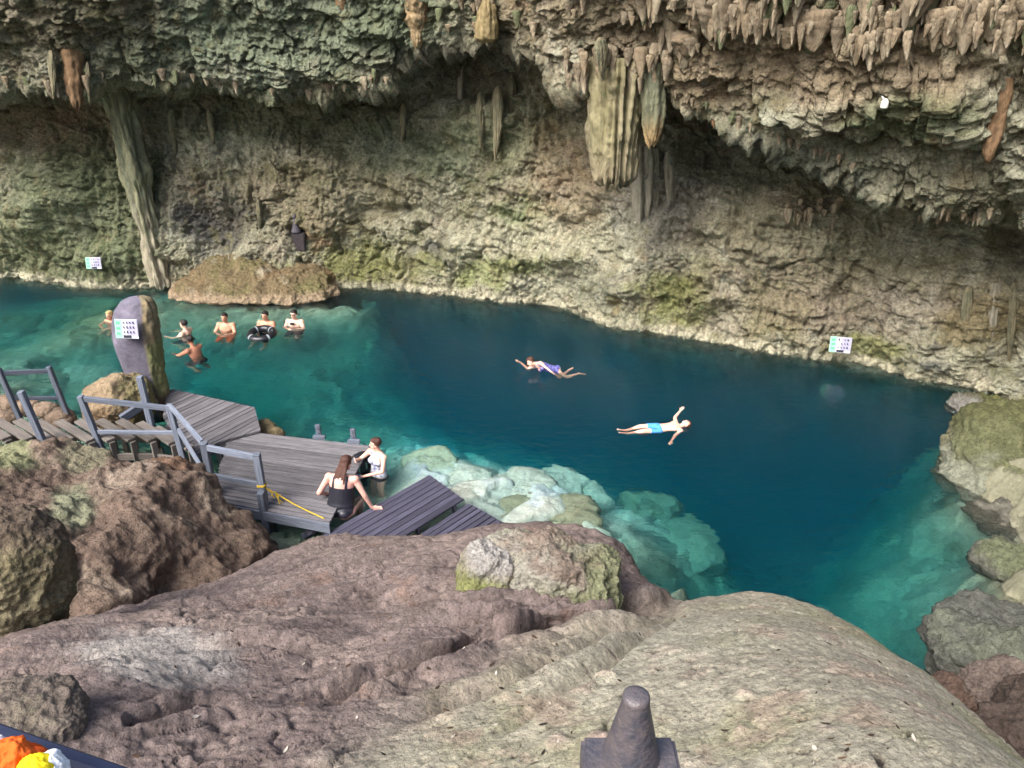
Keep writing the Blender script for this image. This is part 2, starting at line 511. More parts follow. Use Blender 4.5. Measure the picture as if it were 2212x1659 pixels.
    if flip < 0: F = F[:, ::-1]
    me = mesh_np('cave_wall', Q, F, M_WALL, True, c)
    o = tag(obj('cave_wall', me), kind='structure')
    bvh = BVHTree.FromPolygons(Q.tolist(), F.tolist())
    return o, bvh, Q, c

WALL, WALL_BVH, _wq, _wc = build_wall()

def hit(u, v, default_y=20.0):
    d = Vector(ray(u, v)).normalized()
    loc, nrm, idx, dist = WALL_BVH.ray_cast(Vector(CAM), d)
    if loc is None:
        return np.array(at_y(u, v, default_y)), np.array([0, -1, 0])
    return np.array(loc), np.array(nrm)

# ------------------------------------------------------------------ pool floor
def build_floor():
    pts = [(2135, 950, -.15), (2150, 1020, -.35), (2120, 1075, .0), (2215, 1000, -.6), (2300, 900, -1), (2300, 1100, -.6), (2215, 1130, -.12), (2225, 1260, -.1), (2230, 1420, -.12), (2320, 1500, -.5), (2190, 880, -.1), (400, 645, 1.1), (480, 655, 1.0), (560, 655, 1.0), (640, 648, .9), (710, 638, .9), (780, 640, 1.2), (300, 632, 1.8), (818, 650, 1.6), (450, 610, 1.0), (650, 610, 1.0), (330, 600, 1.8), (-300, 640, 3), (0, 640, 4.2), (60, 665, 4.4), (120, 700, 2.0), (190, 640, 2.2), (220, 680, 1.1), (160, 730, 1.2), (230, 740, 1.3), (20, 745, 2.2), (140, 800, 1.7),
           (60, 840, 1.0), (-100, 900, .5), (-200, 760, 1.6), (240, 800, 1.9), (330, 655, 1.6), (400, 690, 1.2), (480, 700, 1.15), (560, 705, 1.2), (650, 690, 1.0), (740, 665, .8),
           (800, 668, 1.2), (815, 720, 2.0), (430, 770, 2.3), (600, 780, 2.4), (700, 760, 2.2), (780, 770, 2.5), (600, 840, 2.9), (690, 850, 2.4), (430, 830, 3.0),
           (560, 880, 3.3), (400, 900, 2.0), (450, 980, 1.4), (540, 1000, 1.6), (640, 910, 2.9), (720, 930, 2.1), (820, 935, 2.3), (895, 945, 2.7), (700, 985, 2.2), (600, 1060, 1.0), (690, 1110, .75), (760, 1080, 1.0), (800, 1050, 1.15), (840, 1020, 1.3),
           (860, 680, 7), (880, 640, 8), (870, 730, 7.5), (850, 790, 7.5), (800, 830, 6.5), (780, 868, 6), (900, 890, 7), (960, 935, 7), (1000, 800, 10), (1200, 880, 10.5), (1500, 850, 10.5), (1200, 700, 10.5),
           (1900, 900, 10.5), (1700, 1000, 10), (1500, 1000, 9.5), (1300, 990, 8), (1080, 965, 6), (1000, 985, 5.5),
           (880, 1000, .75), (930, 985, .6), (960, 1010, .5), (1010, 1045, .4), (1100, 1055, .5), (1190, 1040, .9), (1255, 1055, 1.2), (1280, 1095, 1.4), (1050, 1110, .4),
           (1180, 1095, .25), (1230, 1125, .6), (940, 955, 3.5), (1000, 1008, 3.6), (1110, 1015, 4), (1200, 1005, 4.5), (1300, 1050, 5), (1310, 1085, 3),
           (1345, 1095, 1.8), (1420, 1110, 2.0), (1500, 1180, 2.3), (1545, 1260, 2.2), (1450, 1220, 1.3), (1350, 1180, .9), (1490, 1290, .5), (1545, 1290, 1.0), (1250, 1170, .4), (1000, 1150, .4),
           (1440, 1070, 7), (1530, 1120, 7), (1570, 1180, 6), (1600, 1260, 5.2), (1700, 1260, 4.9), (1650, 1190, 5.6), (1780, 1170, 6), (1740, 1240, 5),
           (1780, 1210, 6.0), (1880, 1130, 6.5), (1960, 1050, 7), (2000, 980, 7.5), (1830, 1250, 3.4), (1930, 1165, 3.0), (1990, 1100, 2.4), (2040, 1060, 1.6), (2080, 1100, .8),
           (2150, 1150, .5), (2050, 1230, 2.0), (1900, 1330, 3.0), (1950, 1420, 2.8), (2000, 1450, 2.4), (2090, 1260, 1.3), (2150, 1300, .7), (2190, 1220, .35), (2230, 1400, .3),
           (2120, 1420, .9), (2040, 1350, 2.4), (2030, 1000, 2.8), (2060, 940, 2.0), (2010, 940, 7), (2080, 900, 5), (1950, 860, 9), (2200, 1000, .2), (2300, 1200, .1), (2060, 1480, 1.0), (2212, 1520, .2),
           (1700, 1400, 4.5), (1500, 1450, 3), (1200, 1400, 1.5), (800, 1350, .8), (1700, 1600, 3.5)]
    W = np.array([at_under(u, v, d * np.interp(d, [0, 1, 3, 5, 8], [.9, .95, 1.2, 1.5, 1.5]) * (.68 if u > 1800 and 0 < d < 4 else 1)) for u, v, d in pts])
    xs = np.concatenate([np.linspace(-30, -17, 14)[:-1], np.linspace(-17, 12.5, 460), np.linspace(12.5, 18, 8)[1:]])
    ys = np.concatenate([np.linspace(4.0, 7.5, 30)[:-1], np.linspace(7.5, 28.5, 350)])
    X, Y = np.meshgrid(xs, ys, indexing='ij')
    g0 = np.stack([X.ravel(), Y.ravel(), 0 * X.ravel()], 1)
    wx = (.45 * fbm(g0, .55, 4, 201)).reshape(X.shape); wy = (.45 * fbm(g0, .55, 4, 205)).reshape(X.shape)
    Z = rbf(W[:, 0], W[:, 1], W[:, 2], X + wx, Y + wy, 0.05)
    right = X > 7.0 + .0 * Y
    Z = np.where(right, np.minimum(Z, 1.2), np.minimum(Z, -0.12))
    Q = np.stack([X, Y, Z], 2).reshape(-1, 3)
    shallow = sstep(-5, -1, Q[:, 2])
    warp = Q + 0.4 * np.stack([fbm(Q, .7, 2, 3), fbm(Q, .7, 2, 7), 0 * X.ravel()], 1)
    r1 = fbm(warp * np.array([1, 1, .6]), 0.9, 4, 21, 0.55, True)
    Q[:, 2] += (0.18 + 0.5 * (1 - shallow)) * fbm(Q, .5, 3, 25) + (.12 + .25 * (1 - shallow)) * fbm(warp, 1.1, 4, 27, .55, True) + (0.20 * r1 - .1) + 0.09 * fbm(Q, 3.3, 3, 29, .6, True)
    pw = .5 * np.stack([fbm(Q, .9, 3, 301), fbm(Q, .9, 3, 305)], 1)
    e1, v1 = worley((Q[:, 0] * .8 + Q[:, 1] * .5 + pw[:, 0]) * 1.25, (Q[:, 1] * 1.0 - Q[:, 0] * .35 + pw[:, 1]) * 1.8, 3)
    plate = sstep(-4.2, -2.2, Q[:, 2])
    Q[:, 2] += plate * (.13 * v1 - .16 * np.exp(-(e1 / .07) ** 2))
    Q[:, 2] = np.where(right.ravel(), Q[:, 2], np.minimum(Q[:, 2], -0.06))
    c = np.zeros((len(Q), 3)); c[:] = srgb(164, 160, 138)
    a = fbm(Q, .8, 4, 33)
    m = sstep(0, .5, a)[:, None]; c = c * (1 - m) + srgb(142, 134, 108) * m
    m = (0.7 * sstep(.1, .5, fbm(Q, .45, 4, 39)))[:, None]; c = c * (1 - m) + srgb(108, 110, 88) * m
    U, V = proj(Q * np.array([1, 1, .62]))
    m = np.clip(0.95 * blob(U, V, 1150, 1070, 260, 95, .7) + .8 * blob(U, V, 930, 1000, 70, 50), 0, 1)[:, None]; c = c * (1 - m) + srgb(232, 230, 218) * m
    m = np.clip(.75 * blob(U, V, 190, 700, 170, 70), 0, 1)[:, None]; c = c * (1 - m) + srgb(140, 126, 90) * m
    c *= (1 + .3 * fbm(Q, 3, 3, 43)[:, None]) * (1 + .22 * (plate * v1)[:, None])
    m = (sstep(-.15, .1, Q[:, 2] + .1 * a))[:, None]; c = c * (1 - m) + (srgb(104, 102, 84) * (1 + .5 * a[:, None])) * m
    me = mesh_np('pool_floor', Q, grid_faces(len(xs), len(ys)), M_FLOOR, True, np.clip(c, .02, .8))
    return tag(obj('pool_floor', me), kind='structure')

FLOOR = build_floor()

# ------------------------------------------------------------------ water: one closed body with a rippled top
def build_water():
    m, n, l = new_mat('cenote_water')
    out = n.new('ShaderNodeOutputMaterial')
    tr = n.new('ShaderNodeBsdfRefraction'); tr.inputs['IOR'].default_value = 1.33; tr.inputs['Roughness'].default_value = 0.0
    gl = n.new('ShaderNodeBsdfGlossy'); gl.inputs['Roughness'].default_value = 0.06
    fr = n.new('ShaderNodeFresnel'); fr.inputs['IOR'].default_value = 1.33
    mx = n.new('ShaderNodeMixShader')
    tc = n.new('ShaderNodeNewGeometry')
    mp = n.new('ShaderNodeMapping'); mp.inputs['Scale'].default_value = (1, 1.5, 1)
    l.new(tc.outputs['Position'], mp.inputs['Vector'])
    nz = n.new('ShaderNodeTexNoise'); nz.inputs['Scale'].default_value = 2.8; nz.inputs['Detail'].default_value = 3
    nz.inputs['Distortion'].default_value = .4
    l.new(mp.outputs[0], nz.inputs['Vector'])
    bp = n.new('ShaderNodeBump'); bp.inputs['Strength'].default_value = 0.30; bp.inputs['Distance'].default_value = 0.08
    l.new(nz.outputs['Fac'], bp.inputs['Height'])
    l.new(bp.outputs[0], gl.inputs['Normal']); l.new(bp.outputs[0], tr.inputs['Normal']); l.new(bp.outputs[0], fr.inputs['Normal'])
    l.new(fr.outputs[0], mx.inputs['Fac']); l.new(tr.outputs[0], mx.inputs[1]); l.new(gl.outputs[0], mx.inputs[2])
    l.new(mx.outputs[0], out.inputs['Surface'])
    ab = n.new('ShaderNodeVolumeAbsorption')
    ab.inputs['Color'].default_value = (0.22, 0.80, 0.84, 1); ab.inputs['Density'].default_value = 0.62
    sc = n.new('ShaderNodeVolumeScatter')
    sc.inputs['Color'].default_value = (0.14, 0.60, 0.93, 1); sc.inputs['Density'].default_value = 0.072
    ad = n.new('ShaderNodeAddShader')
    l.new(ab.outputs[0], ad.inputs[0]); l.new(sc.outputs[0], ad.inputs[1]); l.new(ad.outputs[0], out.inputs['Volume'])
    x0, x1, y0, y1, zb = -29.5, 17.5, 6.2, 28.4, -18.0
    v = [(x0, y0, zb), (x1, y0, zb), (x1, y1, zb), (x0, y1, zb), (x0, y0, 0), (x1, y0, 0), (x1, y1, 0), (x0, y1, 0)]
    f = [(0, 3, 2, 1), (4, 5, 6, 7), (0, 1, 5, 4), (1, 2, 6, 5), (2, 3, 7, 6), (3, 0, 4, 7)]
    me = bpy.data.meshes.new('pool_water'); me.from_pydata(v, [], f); me.update(); me.materials.append(m)
    return tag(obj('pool_water', me), kind='structure')

WATER = build_water()

# ------------------------------------------------------------------ foreground rock: the slab and the smooth dome
def at_plane(u, v, dz=0.0):
    d = ray(u, v)
    # plane z = 3.8 - .49 (y - 2.7), in the smaller scale, plus dz
    k = -0.49
    z0 = (3.8 + 0.49 * 2.7) * S + dz
    t = (z0 - H) / (d[2] - k * d[1])
    return CAM + d * t

SLAB_CREST = [(480, 1262, 7.9), (560, 1198, 8.5), (640, 1180, 8.8), (740, 1150, 9.0), (820, 1160, 8.9), (900, 1172, 8.6), (960, 1182, 8.4), (1020, 1166, 8.5),
         (1110, 1162, 8.5), (1200, 1150, 8.4), (1290, 1162, 8.1), (1370, 1207, 7.6), (1440, 1272, 7.0), (1480, 1302, 6.6), (1530, 1292, 6.5),
         (1590, 1284, 6.5), (1650, 1287, 6.4), (1750, 1313, 6.1), (1850, 1372, 5.6), (1930, 1432, 5.1), (2000, 1487, 4.7), (2100, 1562, 4.15), (2212, 1659, 3.55), (2320, 1760, 3.0)]

def build_slab():
    C = []
    for u, v, y in SLAB_CREST:
        v = v + np.interp(u, [480, 640, 1250, 1400], [6, 22, 20, 4])
        p = at_y(u, v, y * S); C.append(p)
        nrm = np.array([np.interp(u, [1250, 1500, 1700, 1900, 2300], [0.0, .1, 0.6, 1.6, 3.0]), 1.0]); nrm /= np.linalg.norm(nrm)
        C.append(np.array([p[0] + nrm[0] * .35, p[1] + nrm[1] * .35, p[2] - .55]))
        C.append(np.array([p[0] + nrm[0] * .9, p[1] + nrm[1] * .9, p[2] - 1.9]))
        C.append(np.array([p[0] + nrm[0] * 1.7, p[1] + nrm[1] * 1.7, min(p[2] - 3.2, -1.6)]))
    for u, v, dz in [(40, 1405, .05), (90, 1378, .05), (250, 1375, .0), (350, 1335, .0), (150, 1450, .15), (300, 1450, .12), (420, 1400, .0), (520, 1330, -.05), (620, 1280, -.05),
                     (60, 1520, .1), (130, 1500, -.1), (200, 1560, .1), (60, 1600, .2), (500, 1500, 0), (700, 1440, -.02), (850, 1350, .06), (720, 1230, .05), (900, 1250, .12), (1000, 1300, .08),
                     (800, 1310, -.12), (950, 1325, -.15), (1100, 1310, .0), (1200, 1300, .08), (1300, 1300, -.05), (1400, 1300, -.22), (1460, 1312, -.38), (1350, 1335, -.36),
                     (1200, 1385, -.28), (1050, 1430, -.22), (1100, 1370, -.02), (950, 1400, .0), (900, 1500, -.12), (720, 1590, -.1), (1000, 1550, .06), (1200, 1450, .10), (1300, 1400, .05),
                     (1480, 1330, .0), (1550, 1400, .22), (1650, 1350, .25), (1650, 1450, .32), (1500, 1550, .22), (1750, 1500, .36), (1300, 1600, .15), (1850, 1600, .36),
                     (0, 1659, .1), (300, 1659, .0), (700, 1659, -.05), (1100, 1659, .02), (1500, 1659, .2), (1900, 1659, .36), (2050, 1620, .3)]:
        C.append(at_plane(u, v, dz * S))
    # the crevice on the left, behind the slab's edge
    for u, v, z in [(-80, 1400, 1.2), (60, 1340, .9), (200, 1335, .8), (320, 1300, .7), (430, 1255, .5), (520, 1195, .4), (560, 1165, .2), (300, 1200, .2), (100, 1200, .6), (450, 1150, 0.0), (600, 1140, -.2)]:
        C.append(at_z(u, v, z))
    # under the viewer's platform
    for x, y, z in [(-4, 1.2, 4.6), (-1, 1.0, 4.7), (2, 1.0, 4.7), (4.5, 1.4, 4.3), (-6, 3.5, 3.2), (-7.5, 5, 2.4)]:
        C.append(np.array([x, y, z]))
    C = np.array(C)
    ys = np.geomspace(1.3, 12.0, 520)
    a = np.linspace(-0.92, 0.98, 640)
    Y = np.repeat(ys[None], len(a), 0)
    X = a[:, None] * (Y + 0.6)
    Z = rbf(C[:, 0], C[:, 1], C[:, 2], X, Y, 0.03)
    Z = np.where(Z < -.25, -.25 + (Z + .25) * 4, Z)
    Z = np.where((Y > 9.9) | (X > 6.2), np.minimum(Z, -2.5 - (Y - 9)), Z)
    Z = np.maximum(Z, -12.8)
    P = np.stack([X, Y, Z], 2)
    N = grid_normals(P); N *= np.sign(N[..., 2].mean())
    Q = P.reshape(-1, 3); n = N.reshape(-1, 3)
    U, V = proj(Q)
    dome = sstep(-60, 90, (U - 1120) * 0.42 + (V - 1440)) * sstep(900, 1200, U + (V - 1400) * 1.2)
    # flow direction of the folds: lower left to upper right
    ca, sa = math.cos(R(30)), math.sin(R(30))
    G = np.stack([(ca * Q[:, 0] + sa * Q[:, 1]) * 0.30, (-sa * Q[:, 0] + ca * Q[:, 1]) * 1.9, Q[:, 2] * 1.0], 1)
    Gw = G + 0.35 * fbm(Q, 0.8, 3, 3)[:, None]
    fold = fbm(Gw, 0.75, 4, 5, .5, True)
    d = (1 - .5 * dome) * (0.14 * fbm(Q, .7, 3, 8)) + (1 - .7 * dome) * 0.12 * (fold - .3)
    crk = fbm(Gw, 2.2, 3, 15, .55)
    d -= (1 - .8 * dome) * 0.05 * np.exp(-(crk / 0.07) ** 2) * sstep(-.1, .4, fbm(Q, .9, 2, 18))
    d += (1 - .6 * dome) * (0.018 * fbm(Q, 2.6, 3, 21, .55, True) + 0.015 * fbm(Q, 9, 3, 25, .6, True))
    d += dome * (0.007 * fbm(G * np.array([2, 1, 1]), 6.5, 2, 27, .6, True) + 0.008 * fbm(Q, 18, 2, 28, .6))
    for sc_, dep, wd, sd in ((1.0, .06, .04, 61), (2.2, .035, .05, 65), (5, .016, .07, 69)):
        cn = fbm(Gw * np.array([1.3, 1, 1]) + .25 * fbm(Q, 2.2, 2, sd)[:, None], sc_, 3, sd)
        d -= (1 - .75 * dome) * dep * np.exp(-(cn / wd) ** 2) * sstep(-.2, .3, fbm(Q, 1.2, 2, sd + 50))
    lump = sstep(.22, .5, fbm(Q, 3.2, 2, 31)) * blob(U, V, 1450, 1570, 330, 130)
    d += dome * 0.05 * lump
    pit = sstep(.42, .52, fbm(Q, 8.5, 2, 35)) * dome
    d -= 0.03 * pit
    # the long folds that run up to the gap
    for line, dep, wd in (([(1480, 1302), (1300, 1345), (1150, 1380), (1000, 1420), (850, 1468), (700, 1510), (520, 1560)], .17, 13),
                          ([(1480, 1305), (1350, 1365), (1200, 1435), (1080, 1485), (960, 1530), (820, 1590)], .12, 12),
                          ([(1470, 1300), (1330, 1325), (1180, 1348), (1000, 1356), (850, 1354), (700, 1348)], .11, 11),
                          ([(830, 1297), (950, 1312), (1060, 1320), (1180, 1306)], .15, 10),
                          ([(1490, 1312), (1400, 1372), (1300, 1440), (1150, 1530), (1000, 1620)], .06, 14),
                          ([(380, 1420), (520, 1400), (680, 1405), (820, 1420)], .07, 12), ([(250, 1600), (420, 1540), (600, 1530)], .06, 14)):
        best = np.full(len(U), 1e9); along = np.zeros(len(U)); tot = len(line) - 1
        wob = 7 * fbm(Q, 1.6, 2, 71)
        for i in range(tot):
            (xa, ya), (xb, yb) = line[i], line[i + 1]
            t = np.clip(((U - xa) * (xb - xa) + (V + wob - ya) * (yb - ya)) / ((xb - xa) ** 2 + (yb - ya) ** 2), 0, 1)
            dd = np.hypot(U - xa - t * (xb - xa), (V + wob - ya - t * (yb - ya)) * 1.4)
            c_ = dd < best
            best = np.where(c_, dd, best); along = np.where(c_, (i + t) / tot, along)
        fade = sstep(1.0, .6, along) * sstep(.0, .12, along)
        w_ = np.exp(-(best / wd) ** 2)
        d = d * (1 - .6 * w_ * fade) - 1.7 * dep * w_ * fade + .5 * dep * fade * np.exp(-((best - 2.3 * wd) / (1.1 * wd)) ** 2)
    Q = Q + n * d[:, None]
    c = np.zeros((len(Q), 3)); c[:] = srgb(138, 122, 116)
    def mix(col, m):
        m = np.clip(m, 0, 1)[:, None]; c[:] = c * (1 - m) + srgb(*col) * m
    a1 = fbm(Q, .9, 4, 41); b1 = fbm(Q, 2.6, 4, 45); c1 = fbm(Q, 9, 3, 49)
    mix((160, 142, 132), sstep(0, .5, a1 + .3 * c1))
    mix((104, 89, 84), .7 * sstep(.1, .5, b1))
    mix((146, 114, 94), .4 * sstep(.25, .5, fbm(Q, 1.7, 3, 53)))
    mix((186, 178, 156), dome * .95)
    mix((148, 148, 108), dome * .65 * sstep(.0, .45, fbm(Q, .55, 3, 57) + .25 * b1))
    mix((168, 164, 130), dome * .7 * sstep(-.05, .4, a1 + .4 * b1))
    mix((182, 158, 142), dome * .6 * sstep(.05, .4, b1 + .2 * c1))
    mix((188, 180, 172), .8 * sstep(.2, .7, blob(U, V, 330, 1430, 190, 75) + .4 * b1))
    mix((186, 180, 160), dome * .6 * blob(U, V, 1400, 1400, 260, 80))
    mix((52, 42, 38), .85 * pit)
    mix((206, 176, 164), .8 * lump * dome)
    c *= .92 * (1 + .3 * c1[:, None])
    me = mesh_np('rock_slope', Q, grid_faces(len(a), len(ys)), M_SLAB, True, np.clip(c, .015, .8))
    return tag(obj('rock_slope', me), kind='structure'), BVHTree.FromPolygons(Q.tolist(), grid_faces(len(a), len(ys)).tolist())

SLAB, SLAB_BVH = build_slab()

# ------------------------------------------------------------------ knobbly rock bank on the left
def build_bank():
    C = []
    top = [(-160, 975, 9.0), (0, 968, 9.2), (60, 962, 9.3), (130, 952, 9.4), (220, 962, 9.4), (300, 986, 9.4), (370, 990, 9.5), (410, 1010, 9.4), (445, 1050, 9.2), (485, 1085, 9.0), (532, 1112, 8.8), (540, 1135, 8.6)]
    for u, v, y in top:
        p = at_y(u, v, y * S) - np.array([0, 0, .2]); C.append(p)
        C.append(p + np.array([.05, .35, -.5])); C.append(p + np.array([.1, .9, -1.6])); C.append(p + np.array([.2, 1.8, -2.4]))
    for u, v, y in [(300, 1080, 8.3), (400, 1090, 8.6), (470, 1130, 8.5), (150, 1050, 8.3), (50, 1050, 8.1), (120, 1150, 7.2), (230, 1150, 7.6), (330, 1160, 7.7), (-160, 1060, 7.8), (-120, 1180, 6.6),
                    (500, 1175, 8.25), (430, 1205, 7.8), (340, 1215, 7.3), (290, 1245, 6.95), (200, 1265, 6.6), (130, 1255, 6.55), (60, 1200, 6.8), (410, 1040, 9.2), (220, 1010, 8.8), (90, 1000, 8.8)]:
        C.append(at_y(u, v, y * S))
    for u, v, y in [(560, 1150, 8.5), (520, 1200, 7.9), (440, 1235, 7.4), (350, 1262, 6.85), (290, 1290, 6.5), (200, 1300, 6.3), (120, 1300, 6.2), (0, 1330, 6.0), (-200, 1330, 5.8)]:
        p = at_y(u, v, y * S)
        C.append(np.array([p[0], p[1] - .15, p[2] - .7])); C.append(np.array([p[0] + .15, p[1] - .9, -.4]))
    C = np.array(C)
    xs = np.linspace(-11.5, -2.6, 360); ys = np.linspace(5.4, 12.6, 330)
    X, Y = np.meshgrid(xs, ys, indexing='ij')
    Z = rbf(C[:, 0], C[:, 1], C[:, 2], X, Y, .03)
    Z = np.where(Z < -.25, -.25 + (Z + .25) * 4, Z)
    Z = np.maximum(Z, -9)
    P = np.stack([X, Y, Z], 2)
    N = grid_normals(P); N *= np.sign(N[..., 2].mean())
    Q = P.reshape(-1, 3); n = N.reshape(-1, 3)
    U, V = proj(Q)
    knob = fbm(Q, 1.5, 3, 3, .5)
    d = 0.36 * fbm(Q, 1.0, 2, 2) + .20 * knob + 0.10 * (fbm(Q, 1.9, 3, 7, .5, True) - .2) + 0.06 * np.abs(fbm(Q, 3.6, 3, 11, .5)) * 2 + .04 * fbm(Q, 7, 3, 15, .6, True) + .02 * fbm(Q, 16, 2, 19)
    Q = Q + n * d[:, None]
    c = np.zeros((len(Q), 3)); c[:] = srgb(132, 112, 98)
    def mix(col, m):
        m = np.clip(m, 0, 1)[:, None]; c[:] = c * (1 - m) + srgb(*col) * m
    a1 = fbm(Q, 1.1, 4, 41); b1 = fbm(Q, 3, 4, 45); c1 = fbm(Q, 9, 3, 49)
    mix((168, 150, 132), sstep(0, .5, a1 + .3 * c1)); mix((96, 80, 68), .7 * sstep(.1, .5, b1))
    mix((160, 162, 132), .9 * sstep(.25, .65, blob(U, V, 150, 1100, 55, 60) + .35 * b1))
    mix((158, 160, 120), .9 * sstep(.25, .65, blob(U, V, 20, 1000, 60, 45) + .35 * b1))
    mix((166, 160, 130), .7 * sstep(.25, .65, blob(U, V, 180, 995, 60, 25) + .35 * b1))
    mix((150, 112, 84), .5 * sstep(.3, .65, blob(U, V, 370, 1010, 60, 30) + .35 * b1))
    c *= .72 * (1 + .3 * c1[:, None])
    me = mesh_np('rock_bank', Q, grid_faces(len(xs), len(ys)), M_BOULDER, True, np.clip(c, .015, .8))
    return tag(obj('rock_bank', me), kind='structure')

BANK = build_bank()
# ------------------------------------------------------------------ boulders
def ico(sub):
    bm = bmesh.new()
    bmesh.ops.create_icosphere(bm, subdivisions=sub, radius=1)
    V = np.array([v.co[:] for v in bm.verts]); F = np.array([[v.index for v in f.verts] for f in bm.faces])
    bm.free()
    return V, F
ICO = {k: ico(k) for k in (3, 4, 5, 6, 7)}

def rot_z(a):
    c, s = math.cos(a), math.sin(a)
    return np.array([[c, -s, 0], [s, c, 0], [0, 0, 1]])

def rock(name, center, radii, seed, base, patches=(), sub=6, rough=1.0, rz=0.0, flat=0.0, tilt=0.0, lumps=0.25, label=None, cat='boulder', group=None, kind=None, mat=None, parent=None, boxy=0.0):
    V, F = ICO[sub]
    r = np.array(radii, float)
    D = V.copy()
    if boxy:
        D = D / (np.abs(D) ** 4).sum(1)[:, None] ** (0.25 * boxy)
    P = D * r
    mr = r.mean()
    K = P / mr + seed * 3.7
    d = lumps * fbm(K, 0.8, 2, seed) + 0.14 * rough * (fbm(K, 1.8, 3, seed + 3, .5, True) - .2) + 0.05 * rough * fbm(K, 5, 3, seed + 9, .6, True) + .02 * rough * fbm(K, 13, 2, seed + 12)
    P = P + V * (d * mr)[:, None]
    if tilt:
        c_, s_ = math.cos(tilt), math.sin(tilt)
        P = P @ np.array([[c_, 0, -s_], [0, 1, 0], [s_, 0, c_]])
    P = P @ rot_z(rz).T
    c = np.zeros((len(P), 3)); c[:] = srgb(*base)
    a1 = fbm(K, 1.2, 4, seed + 20); b1 = fbm(K, 3, 4, seed + 24); c1 = fbm(K, 8, 3, seed + 28)
    m = (.6 * sstep(0, .5, a1))[:, None]; c = c * (1 - m) + np.clip(srgb(*base) * 1.25, 0, .8) * m
    m = (.6 * sstep(.05, .5, b1))[:, None]; c = c * (1 - m) + srgb(*base) * .55 * m
    for col, (dx, dy, dz), thr in patches:
        q = (P @ np.array([dx, dy, dz], float)) / (mr * np.linalg.norm([dx, dy, dz]) + 1e-9)
        m = np.clip(.85 * sstep(thr - .3, thr + .3, q + .55 * a1 + .4 * b1), 0, 1)[:, None]
        c = c * (1 - m) + srgb(*col) * m
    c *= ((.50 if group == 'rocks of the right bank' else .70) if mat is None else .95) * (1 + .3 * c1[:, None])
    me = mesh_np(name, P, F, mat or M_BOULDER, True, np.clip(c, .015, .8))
    o = obj(name, me, parent)
    o.location = center if parent is None else Vector(center) - Vector(parent.location)
    return tag(o, label, None if (parent or kind == 'structure') else cat, group, kind)

def px_r(px, dist):                      # size in metres of px pixels seen at a distance
    return px * dist / FPX

def far(p): return float(np.linalg.norm(np.asarray(p) - CAM))

def hit_slab(u, v):
    loc, nrm, idx, dist = SLAB_BVH.ray_cast(Vector(CAM), Vector(ray(u, v)).normalized())
    return np.array(loc) if loc is not None else at_plane(u, v)

# the mossy lump lying on the slab, in two pieces
p = hit_slab(1195, 1262) + np.array([0, .1, .06])
rock('mossy_boulder', p, (0.70, 0.42, 0.27), 5, (160, 158, 134), (((142, 144, 108), (.6, -.5, -.3), .3), ((186, 180, 166), (-.4, -.3, .6), .6), ((142, 122, 108), (0, 0, 1), .7)), sub=7, rough=1.5, rz=-.1, lumps=.5, boxy=.5,
     label='large mossy grey-green boulder lying on the brown slope beside the water')
p = hit_slab(1048, 1262) + np.array([0, .08, .08])
rock('mossy_stone', p, (0.27, 0.28, 0.30), 8, (168, 160, 140), (((150, 154, 92), (-.3, -.6, -.6), .2), ((190, 184, 178), (.3, 0, 1), .6)), sub=6, rough=1.3, boxy=.5, lumps=.3, tilt=.35,
     label='small angular mossy stone left of the large mossy boulder')
# round boulder at the left edge with a smaller foot
p = at_y(18, 1235, 5.2 * S)
rock('round_boulder', p, (0.56, 0.5, 0.62), 14, (124, 108, 92), (((180, 172, 156), (.1, -.8, -.6), .55), ((142, 132, 100), (.8, -.6, 0), .6)), sub=7, rough=.9, lumps=.16,
     label='smooth round boulder cut by the left edge of the picture')
p = at_y(75, 1335, 5.15 * S)
rock('foot_boulder', p, (0.26, 0.26, 0.22), 17, (128, 112, 84), (((150, 146, 92), (.2, -.6, .6), .4),), sub=6, rough=1, lumps=.2,
     label='small rounded boulder wedged under the round boulder')
p = hit_slab(30, 1555) + np.array([0, 0, -.05])
rock('corner_boulder', p, (0.36, 0.3, 0.15), 19, (142, 128, 116), (((150, 142, 118), (0, -.3, 1), .7),), sub=6, rough=1.1, lumps=.2, boxy=.3,
     label='flat brownish boulder in the lower left corner')
# the boulder between the walkway and the stone pillar
p = at_z(250, 868, 0.75)
rock('tan_boulder', p + np.array([0, .2, -.1]), (0.54, 0.5, 0.58), 23, (164, 138, 108), (((180, 158, 128), (0, -.2, 1), .5), ((146, 138, 96), (.8, 0, .3), .7)), sub=6, rough=1.0, lumps=.4, tilt=-.5, boxy=.5,
     label='pointed tan boulder behind the walkway railing')
# small stones along the walkway's far side
_st = [(60, 880), (100, 886), (20, 872), (12, 905), (130, 902), (230, 885), (205, 895)]
for i, (u, v) in enumerate(_st):
    p = at_z(u, v, .45)
    rock('walkway_stone', p, (.22 + .05 * (i % 3), .2, .17), 40 + i, (160, 138, 118), sub=4, rough=1.2, lumps=.3, cat='stone', group='stones beyond the walkway',
         label=['reddish stone beyond the walkway between the two far railing posts', 'pale knob-like stone beyond the walkway left of the far right post', 'brown stone beyond the walkway under the far lower rail',
                'brown stone cut by the left edge beside the walkway', 'small pinkish stone at the foot of the far right railing post', 'small stone beyond the walkway, left foot of the tan boulder', 'small stone beyond the walkway between far post and tan boulder'][i])
for i, (u, v, r_) in enumerate([(572, 925, .24), (592, 938, .2), (580, 940, .16)]):
    p = at_z(u, v, .02)
    rock('deck_stone', p, (r_, r_ * .8, r_ * .7), 50 + i, (138, 122, 92), sub=4, rough=1.2, cat='stone', group='stones at the deck corner', label=['largest brown stone in the water at the landing corner', 'brown stone at the right of the three by the landing corner', 'smallest brown stone, nearest the deck, at the landing corner'][i])
